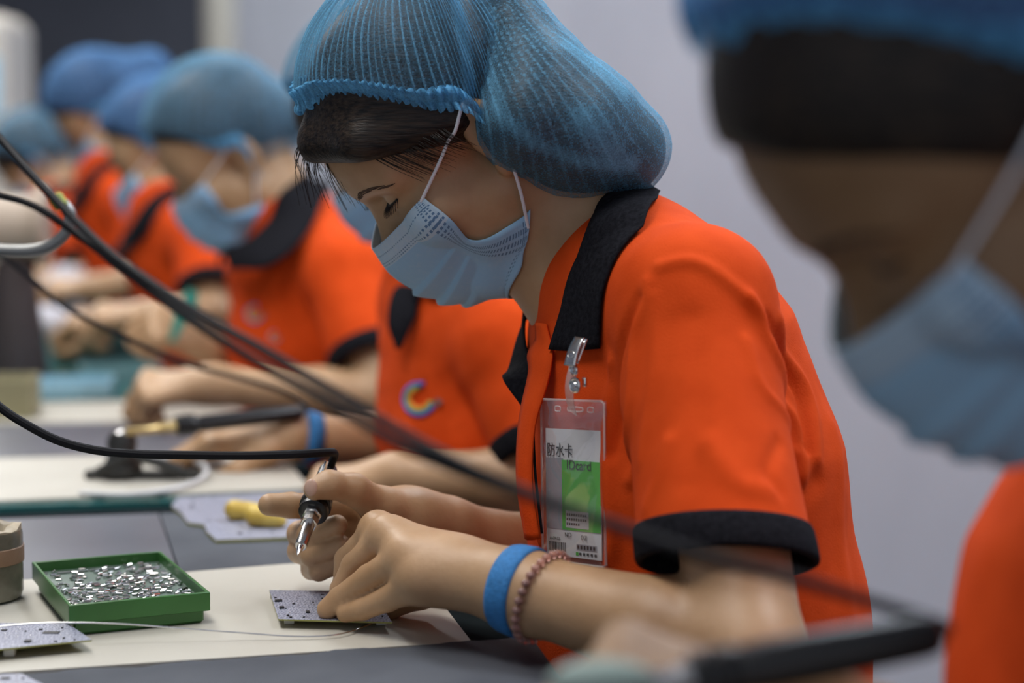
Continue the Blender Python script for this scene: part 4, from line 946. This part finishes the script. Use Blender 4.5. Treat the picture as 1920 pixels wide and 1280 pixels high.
M['pcb'] = pcb_mat(); M['pcb_edge'] = mat('board_edge', (.30, .30, .08), .5); M['chip'] = mat('chip', (.012, .012, .014), .35); M['white_plug'] = mat('white_plug', (.72, .72, .68), .4); M['solder'] = mat('solder_pad', (.7, .7, .68), .25, 1)
chip_me = small_mesh('chip', 'chip', lambda b: b.box((0, 0, .5), (1, 1, 1), None, .08)); pad_me = small_mesh('solder_joint', 'solder', lambda b: b.ball((0, 0, 0), (1, 1, .6), None, 8, 5))
def pcb(px, zt, label, chips, plug=None, seed=0, nchip=24, th=.0012, group='white printed circuit boards', joints=30):
    pts = np.array([T(x, y, zt)[:2] for x, y in px]); c = pts.mean(0); r = empty('circuit_board', (*c, zt), label, 'circuit board', group)
    def inside(p):
        n = len(pts); ok = False; j = n - 1
        for i in range(n):
            if (pts[i][1] > p[1]) != (pts[j][1] > p[1]) and p[0] < (pts[j][0] - pts[i][0]) * (p[1] - pts[i][1]) / (pts[j][1] - pts[i][1]) + pts[i][0]: ok = not ok
            j = i
        return ok
    mb = MB().prism(pts, zt - th, zt); o = mb.build('board', 'pcb', r, False); o.data.materials.append(M['pcb_edge'])
    for p in o.data.polygons: p.material_index = 0 if p.normal.z > .5 else 1
    rg = random.Random(seed); d1 = nrm(pts[1] - pts[0]); a0 = math.atan2(d1[1], d1[0]); lo, hi = pts.min(0), pts.max(0); used = []
    def put_(me, nm, p, sz, a):
        q = bpy.data.objects.new(nm, me); COL.objects.link(q); q.parent = r; q.location = (p[0] - c[0], p[1] - c[1], 0); q.scale = sz; q.rotation_euler = (0, 0, a)
    for x, y, w_, d_, h_ in chips: put_(chip_me, 'chip', T(x, y, zt)[:2], (w_, d_, h_), a0)
    k = 0
    while k < nchip:
        p = np.array([rg.uniform(lo[0], hi[0]), rg.uniform(lo[1], hi[1])]); k += 1
        if not inside(p) or not inside(p + .002) or not inside(p - .002) or any(abs(p - u).max() < .004 for u in used): continue
        used.append(p); put_(chip_me, 'chip', p, (rg.choice((.0012, .0018, .0026)), rg.choice((.001, .0014, .002)), rg.uniform(.0005, .0011)), a0 + rg.choice((0, 1.5708)))
    k = 0
    while k < joints:
        p = np.array([rg.uniform(lo[0], hi[0]), rg.uniform(lo[1], hi[1])]); k += 1
        if not inside(p) or not inside(p + .002) or not inside(p - .002) or any(abs(p - u).max() < .0025 for u in used): continue
        used.append(p); q = rg.uniform(.0005, .0009); put_(pad_me, 'solder_joint', p, (q, q, q), 0)
    if plug:
        for x, y in plug:
            p = T(x, y, zt - .003); MB().box((p[0], p[1], zt - th - (zt - th - .7512) / 2), (.008, .006, zt - th - .7512), None, .0006).build('connector', 'white_plug', r)
    return r
pcb([(505, 1106), (522, 1160), (735, 1166), (700, 1108)], .7585, 'white circuit board with black chips under the bent worker\'s fingers', [(577, 1148, .0045, .003, .0012), (522, 1127, .004, .006, .0014), (528, 1140, .005, .004, .0014)], [(543, 1158), (715, 1160), (690, 1112), (516, 1110)], 3, 50, joints=60)
pcb([(-90, 1166), (128, 1169), (172, 1199), (-90, 1225)], .760, 'circuit board lying in front of the green tray at left edge', [(52, 1203, .005, .004, .0014), (8, 1182, .004, .003, .001), (96, 1186, .012, .006, .0006)], [(18, 1214), (120, 1175), (-60, 1214)], 5, 34, joints=50)
pcb([(322, 948), (334, 931), (575, 921), (610, 1004), (405, 1012), (388, 996), (383, 983), (352, 979), (341, 962)], .7545, 'notched circuit board on dark mat with yellow finger cots on top', [(360, 950, .006, .004, .001), (450, 1000, .005, .004, .001)], None, 8, 30, .0030)
pcb([(-80, 1266), (40, 1262), (92, 1288), (-40, 1300)], .7545, 'pale circuit board corner at bottom left of the photo', [(10, 1272, .006, .004, .001)], None, 9, 8, .0024, joints=10)
M['yellow'] = noisy(mat('yellow_latex', (.62, .42, .06), .5), (.52, .33, .04), (.70, .52, .12), 40)
for i, (x, y, w_, a, l) in enumerate(((458, 962, .019, .2, 'yellow latex finger cot on the notched circuit board, farther one'), (498, 975, .021, -.2, 'yellow latex finger cot beside the iron hand, partly behind fingers'))):
    z = .7546; p = T(x, y + 12, z); Fd = Field(); d_ = np.array([math.cos(a), math.sin(a), 0]); Fd.cone(p - d_ * w_ * .5 + ZU * .0102, p + d_ * w_ * .1 + ZU * .0088, .0100, .0085, .004); Fd.cone(p + d_ * w_ * .1 + ZU * .0085, p + d_ * w_ * .5 + ZU * .0085, .0080, .0082, .004); Fd.cone(p + d_ * w_ * .5 + ZU * .0065, p + d_ * w_ * .75 + ZU * .006, .006, .0055, .003)
    v, f = Fd.mesh(.0018); f_ = np_mesh('finger_cot', v - p, f); o = link('finger_cot', f_, 'yellow'); o.location = [float(q) for q in p]; tag(o, l, 'finger cot', 'yellow finger cots')
M['wire'] = mat('solder_wire', (.72, .71, .70), .25, 1); M['copper'] = mat('thin_wire', (.35, .16, .12), .4, .6)
w = [T(x, y, z) for x, y, z in ((-60, 1180, .766), (60, 1169, .768), (150, 1167, .768), (240, 1170, .766), (330, 1177, .762), (450, 1186, .757), (560, 1193, .7535), (640, 1188, .7535), (700, 1167, .754), (738, 1143, .757))]
o = MB().tube(smooth_path(w, 10), .00065, 8).build('solder_wire', 'wire', None, origin=w[4]); tag(o, 'thin bright solder wire curving across the cream board', 'solder wire')
# clamp and white wire on the second board
M['black_iron'] = mat('black_clamp', (.02, .02, .018), .4)
bz = .7577; cl = empty('clamp', T(260, 905, bz), 'small black clamp stand on the second cream board', 'clamp')
a = T(160, 897, bz); b = T(375, 897, bz); MB().box((a + b) / 2 + ZU * .005, (np.linalg.norm(b - a), .012, .010), np.stack([nrm(b - a), np.cross(ZU, nrm(b - a)), ZU], 1), .002).build('base', 'black_iron', cl)
p = T(230, 897, bz); MB().lathe([(0, .021), (.008, .022), (.022, .015), (.036, .017), (.046, .012)], p + ZU * .006, p + ZU, 18).build('post', 'black_iron', cl)
MB().tube([P(258, 858, 2.02), P(300, 868, 2.02), P(340, 884, 2.02)], [.005, .006, .007], 10).build('lever', 'black_iron', cl)
MB().tube([P(180, 884, 2.02), P(215, 868, 2.02), P(240, 852, 2.02)], [.004, .006, .006], 10).build('jaw', 'black_iron', cl)
M['white_wire'] = mat('white_wire', (.62, .62, .62), .4)
w = [T(150, 925, bz + .002), T(240, 927, bz + .003), T(320, 918, bz + .003), T(368, 903, bz + .004), T(388, 884, bz + .008), T(372, 866, bz + .010), T(330, 858, bz + .01), T(280, 856, bz + .008)]
o = MB().tube(smooth_path(w, 8), .0032, 10).build('white_wire', 'white_wire', None, origin=w[2]); tag(o, 'white wire curled round the black clamp', 'wire')
o = MB().ball(T(238, 868, bz + .012), (.018, .014, .016), None, 14, 9).build('cotton_wad', 'white_wire', None, origin=T(238, 868, bz)); tag(o, 'small pale wad of cleaning wool behind the black clamp', 'cleaning wool')
# tweezers of the third worker
M['teal'] = mat('teal_plastic', (.03, .30, .24), .4)
tw = empty('tweezers', P(352, 570, 2.66), 'green tweezers held upright in a fist by the third worker', 'tweezers')
for k in (-1, 1): MB().tube(smooth_path([P(362, 545, 2.66), P(352 + 8 * k, 575, 2.66), P(336 + 5 * k, 605, 2.66), P(322, 640, 2.66)], 6), np.linspace(.0075, .004, 19), 8).build('arm', 'teal', tw)

# ---------------------------------------------------------------- things far down the bench
M['clear'] = mat('clear_teal_tray', (.22, .42, .44), .15, Transmission_Weight=.25); M['paleblue'] = mat('pale_blue_plastic', (.30, .50, .60), .35); M['cloth'] = noisy(mat('white_bag', (.6, .6, .66), .7), (.5, .5, .56), (.68, .68, .74), 12); M['khaki'] = mat('khaki_bin', (.30, .27, .15), .6); M['beige'] = mat('beige_plastic', (.45, .36, .28), .6); M['lampw'] = mat('yellow_stick', (.6, .5, .12), .5); M['brown'] = mat('brown_box', (.06, .045, .045), .7)
def open_tray(px, py, sz, z, m, label, cat='tray', rz=.2, group=None, name='parts_tray', wall=.004):
    p = T(px, py, z); R3 = np.array([[math.cos(rz), -math.sin(rz), 0], [math.sin(rz), math.cos(rz), 0], [0, 0, 1]]); r = empty(name, p, label, cat, group); w_, d_, h_ = sz
    MB().box(p + ZU * .002, (w_, d_, .004), R3).build('tray_floor', m, r, False); mb = MB()
    for x, y, a, b in ((0, 1, w_, wall), (0, -1, w_, wall), (1, 0, wall, d_ - 2 * wall), (-1, 0, wall, d_ - 2 * wall)): mb.box(p + R3 @ np.array([x * (w_ - wall) / 2, y * (d_ - wall) / 2, 0]) + ZU * (.004 + (h_ - .004) / 2), (a, b, h_ - .004), R3, .0008)
    mb.build('rim', m, r); return r
zg = .7545
open_tray(118, 738, (.15, .11, .022), zg, 'paleblue', 'pale blue shallow tray on far glass sheet', rz=.15, group='trays down the bench')
open_tray(225, 715, (.13, .10, .03), zg, 'clear', 'clear teal tray right of the pale blue tray', rz=.25, group='trays down the bench')
open_tray(250, 660, (.16, .12, .03), .7485, 'clear', 'clear teal tray farthest back by the blue wristbands', rz=.3, group='trays down the bench')
def bag(px, py, z, r3, label, seed, m='cloth', name='white_bag', cat='bag', group='white bags down the bench'):
    p = T(px, py, z); F = Field(); rg = np.random.default_rng(seed); F.ell(p + ZU * r3[2] * .85, np.array(r3), None, .02)
    for i in range(5): F.ell(p + np.array([rg.uniform(-.6, .6) * r3[0], rg.uniform(-.5, .5) * r3[1], r3[2] * rg.uniform(.5, 1.4)]), np.array(r3) * rg.uniform(.35, .6), None, .02)
    F.half(p + ZU * .0005, -ZU, .004); v, f = F.mesh(.007); v = v + F.grad(v, .003) * (.003 * vnoise(v, 120, seed))[:, None]; v[:, 2] = np.maximum(v[:, 2], p[2]); o = link(name, np_mesh(name, v - p, f), m); o.location = [float(q) for q in p]; return tag(o, label, cat, group)
open_tray(120, 668, (.34, .22, .042), .7485, 'clear', 'big clear teal tray carrying two crumpled white bags', rz=.12, group='trays down the bench')
bag(82, 632, .7895, (.060, .05, .030), 'crumpled white bag, nearer one behind the thin cable', 1)
bag(128, 600, .7895, (.050, .05, .060), 'crumpled white bag behind the nearer white bag', 2)
bag(-8, 655, .7485, (.06, .05, .045), 'pale bag cut off by the left edge', 4)
open_tray(0, 778, (.10, .09, .055), .7515, 'khaki', 'khaki bin at left edge on the third cream board', 'bin', .1, None, 'parts_bin')
r = empty('wire_spool', T(20, 600, .7485), 'beige wire spool standing at left edge inside the cable loop', 'spool'); p = P(25, 425, 2.9)
hz = p[2] - .7485
MB().lathe([(0, .05), (.004, .052), (hz - .055, .030), (hz - .05, .018)], np.array([p[0], p[1], .7485]), np.array([p[0], p[1], 1.7]), 20).build('stand', 'brown', r)
MB().lathe([(0, .060), (.004, .064), (.012, .064), (.016, .050), (.085, .050), (.09, .064), (.098, .064), (.102, .060)], np.array([p[0] - .05, p[1], p[2]]), np.array([p[0] + .05, p[1] + .01, p[2]]), 26).build('spool', 'beige', r)
o = MB().tube([T(268, 590, .7485), P(262, 548, 2.95), P(300, 560, 2.9)], [.006, .006, .006], 8)
# machine at the far left
M['machine'] = mat('cream_machine', (.62, .58, .52), .5); M['bluescreen'] = mat('pale_blue_panel', (.35, .62, .80), .3)
bx = P(-40, 160, 5.2); mc = empty('machine', (bx[0], bx[1], 0), 'cream machine cabinet with pale blue panel at far left edge', 'machine')
MB().box((bx[0], bx[1], .76), (.24, .3, 1.52 - .0), None, .03).build('cabinet', 'machine', mc)
zz = P(0, 160, 5.0)[2]; MB().box((bx[0] + .0, bx[1] - .155, zz), (.20, .012, .16), None, .004).build('panel', 'bluescreen', mc)

# ---------------------------------------------------------------- badge on the chest
def vinyl(name, hz):
    m = bpy.data.materials.new(name); m.use_nodes = True; m.node_tree.nodes.clear(); o = N(m, 'ShaderNodeOutputMaterial'); t = N(m, 'ShaderNodeBsdfTransparent'); g = N(m, 'ShaderNodeBsdfGlossy'); g.inputs['Roughness'].default_value = .08
    d = N(m, 'ShaderNodeBsdfDiffuse'); d.inputs[0].default_value = (.9, .88, .88, 1); fr = N(m, 'ShaderNodeFresnel'); fr.inputs[0].default_value = 1.5; a = N(m, 'ShaderNodeMixShader'); b = N(m, 'ShaderNodeMixShader')
    nz = N(m, 'ShaderNodeTexNoise'); nz.inputs['Scale'].default_value = 40; tc = N(m, 'ShaderNodeTexCoord'); L(m, tc.outputs['Object'], nz.inputs['Vector']); bp = N(m, 'ShaderNodeBump'); bp.inputs['Strength'].default_value = .35; bp.inputs['Distance'].default_value = .0012
    L(m, nz.outputs[0], bp.inputs['Height']); L(m, bp.outputs[0], g.inputs['Normal']); L(m, bp.outputs[0], fr.inputs['Normal'])
    q = N(m, 'ShaderNodeMath', operation='MULTIPLY'); q.inputs[1].default_value = .16; L(m, fr.outputs[0], q.inputs[0])
    a.inputs[0].default_value = hz; L(m, t.outputs[0], a.inputs[1]); L(m, d.outputs[0], a.inputs[2]); L(m, q.outputs[0], b.inputs[0]); L(m, a.outputs[0], b.inputs[1]); L(m, g.outputs[0], b.inputs[2]); L(m, b.outputs[0], o.inputs[0]); return m
M['vinyl'] = vinyl('clear_vinyl', .04)
M['card'] = mat('card_white', (.70, .71, .72), .5); M['card_green'] = mat('card_green', (.10, .46, .07), .5); M['card_grey'] = mat('card_grey', (.34, .35, .38), .5); M['card_pale'] = mat('card_pale_grey', (.55, .55, .56), .5)
M['ink'] = mat('ink_dark', (.02, .02, .024), .6); M['ink_grey'] = mat('ink_grey', (.06, .065, .065), .6); M['clipm'] = mat('clip_metal', (.75, .74, .72), .25, 1); M['strapm'] = mat('clear_strap', (.85, .82, .8), .15); bsdf(M['strapm']).inputs['Alpha'].default_value = .35
def badge():
    tlc, trc, blc = P(1016, 748, 1.425), P(1134, 752, 1.372), P(1022, 1048, 1.425)
    ex = nrm(trc - tlc); dn = blc - tlc; dn = nrm(dn - ex * (dn @ ex)); nn = np.cross(dn, ex); nn = nn if nn @ (CAM - tlc) > 0 else -nn
    wd = np.linalg.norm(trc - tlc); ht = np.linalg.norm(blc - tlc); clp = P(1080, 655, 1.372)
    r = empty('id_badge', clp, 'clear plastic badge holder with green and white card clipped to the black collar', 'badge')
    Rb = np.stack([ex, -dn, nn], 1); B_ = lambda x, y, z=0: tlc + ex * x * wd + dn * y * ht + nn * z    # x, y in 0..1 of the pouch
    def plate(name, x0, y0, x1, y1, z, th, m, par): return MB().box(B_((x0 + x1) / 2, (y0 + y1) / 2, z), ((x1 - x0) * wd, (y1 - y0) * ht, th), Rb).build(name, m, par, False)
    card = plate('card', .06, .18, .93, .965, 0, .0006, 'card', r)
    plate('grey_field', .06, .36, .34, .80, .00042, .0003, 'card_grey', card); plate('green_field', .32, .37, .925, .80, .00052, .0003, 'card_green', card)
    plate('text_panel', .38, .68, .74, .785, .00075, .0002, 'card_pale', card)
    def text(body, x, y, hgt, m, name, squeeze=1.0):
        cu = bpy.data.curves.new('t', 'FONT'); cu.body = body; cu.size = hgt; cu.extrude = .00006; cu.fill_mode = 'BOTH'; to = bpy.data.objects.new('t', cu); COL.objects.link(to)
        dg = bpy.context.evaluated_depsgraph_get(); me = bpy.data.meshes.new_from_object(to.evaluated_get(dg)); bpy.data.objects.remove(to); me.name = name
        v = np.zeros(len(me.vertices) * 3, np.float32); me.vertices.foreach_get('co', v); v = v.reshape(-1, 3); v[:, 0] *= squeeze
        me.vertices.foreach_set('co', (B_(x, y, .0010) + v @ Rb.T).astype(np.float32).ravel()); me.update(); me.materials.clear(); return link(name, me, m, card, False)
    text('防水卡', .085, .345, .0115, 'ink', 'title_lettering', .86); text('IDcard', .40, .425, .0105, 'ink_grey', 'card_lettering', .95)
    text('NO', .36, .842, .0048, 'ink_grey', 'small_lettering'); text('DZ', .62, .850, .0048, 'ink_grey', 'small_lettering')
    text('A-09-02-', .12, .868, .0034, 'ink_grey', 'small_lettering')
    mb = MB(); rg = random.Random(2); x = .10
    while x < .36: w_ = rg.choice((.006, .010, .016)); mb.box(B_(x + w_ / 2, .908, .0005), (w_ * wd, .055 * ht, .0002), Rb); x += w_ + rg.choice((.008, .012))
    mb.build('barcode', 'ink', card, False)
    mb = MB()
    for j in range(3):
        for i in range(9 - 3 * (j == 2)): mb.box(B_(.405 + i * .036, .705 + j * .028, .0009), (.024 * wd, .015 * ht, .0001), Rb)
    mb.build('small_print', 'ink_grey', card, False)
    plate('number_panel', .54, .88, .86, .915, .00045, .0002, 'card_grey', card); mb = MB()
    for i in range(6): mb.box(B_(.57 + i * .05, .897, .0007), (.03 * wd, .022 * ht, .0001), Rb)
    mb.build('small_print', 'ink', card, False)
    mb = MB()
    for i in range(5): mb.box(B_(.60 + i * .06, .938, .0006), (.036 * wd, .016 * ht, .0001), Rb)
    mb.build('small_print', 'ink_grey', card, False)
    plate('green_mark', .53, .93, .57, .95, .0005, .0002, 'card_green', card)
    # pouch: front and back sheets, welded border, slot and two holes as raised rims
    n = 26; rows = []
    for j in range(n + 1):
        y = j / n; row = []
        for i in range(15):
            x = i / 14; e = min(x, 1 - x, (1 - y)) ; bul = .0022 * min(1, e * 12) * (1 if y > .14 else max(0, (y - .09) / .05)) + .0009 * math.sin(3 * x * 3.1 + y * 17) * (y > .1) * min(1, e * 9) + .0016 * math.exp(-((y - .17) / .02) ** 2) * math.sin(x * 9 + 1) * (.05 < x < .95)
            row.append(B_(x, y, .0012 + bul))
        rows.append(row)
    loop_strip(rows, 'pouch_front', 'vinyl', r, False); plate('pouch_back', 0, 0, 1, 1, -.0012, .0008, 'vinyl', r)
    fr = [B_(a, b, .0008) for a, b in ((.04, 0), (.96, 0), (1, .015), (1, .985), (.96, 1), (.04, 1), (0, .985), (0, .015), (.04, 0))]
    MB().tube(fr, .0010, 6, False).build('pouch_edge', 'strapm', r)
    ov = lambda cx, cy, rx, ry, k=20: [B_(cx + rx * max(-1, min(1, 1.35 * math.cos(2 * math.pi * i / k))), cy + ry * math.sin(2 * math.pi * i / k), .0014) for i in range(k + 1)]
    MB().tube(ov(.56, .055, .12, .014), .0007, 6, False).build('slot_rim', 'strapm', r)
    for cx in (.28, .80): MB().tube(ov(cx, .055, .045, .016), .0006, 6, False).build('hole_rim', 'strapm', r)
    # strap, snaps, clip
    s0, s1 = B_(.56, .075, .002), P(1079, 690, 1.372); sx = nrm(np.cross(s1 - s0, nn)); rows = [[s0 + (s1 - s0) * t + sx * .0048 * q + nn * (.004 * math.sin(math.pi * t) + .002) for q in (-1, -.9, .9, 1)] for t in np.linspace(0, 1, 10)]
    loop_strip(rows, 'strap', 'strapm', r, False, .0008)
    for (x, y), rr in (((1079, 722), .0060), ((1077, 693), .0045)):
        p = P(x, y, 1.366); MB().lathe([(0, rr), (.0012, rr), (.0018, rr * .8), (.0012, rr * .65), (.0012, rr * .45), (.0022, rr * .3)], p, p + nn, 20).build('snap', 'clipm', r)
    p = P(1096, 716, 1.364); MB().box(p, (.004, .007, .003), Rb, .0008).build('snap_tab', 'clipm', r)
    a, b = P(1090, 632, 1.368), P(1070, 686, 1.364); d_ = nrm(b - a); ln = np.linalg.norm(b - a); sx = nrm(np.cross(d_, nn)); Rc = np.stack([sx, d_, np.cross(sx, d_)], 1)
    rows = [[a + d_ * ln * t + sx * (.0052 + .0006 * t) * q + nn * (.0020 + .0016 * math.sin(math.pi * min(1, t * 1.1)) - .0006 * q * q) for q in (-1, -.6, 0, .6, 1)] for t in np.linspace(0, 1, 12)]
    cj = loop_strip(rows, 'clip', 'clipm', r, False, .0009)
    rows = [[a + d_ * ln * t + sx * .0050 * q - nn * .002 for q in (-1, 0, 1)] for t in np.linspace(.05, .9, 5)]; loop_strip(rows, 'clip_jaw', 'clipm', r, False, .0009)
    c = a + d_ * ln * .6; MB().tube([c + (sx * math.cos(t) + d_ * math.sin(t)) * .0028 + nn * .0042 for t in np.linspace(0, 6.2832, 17)], .0003, 5, False).build('stamped_ring', 'clipm', cj)
badge()
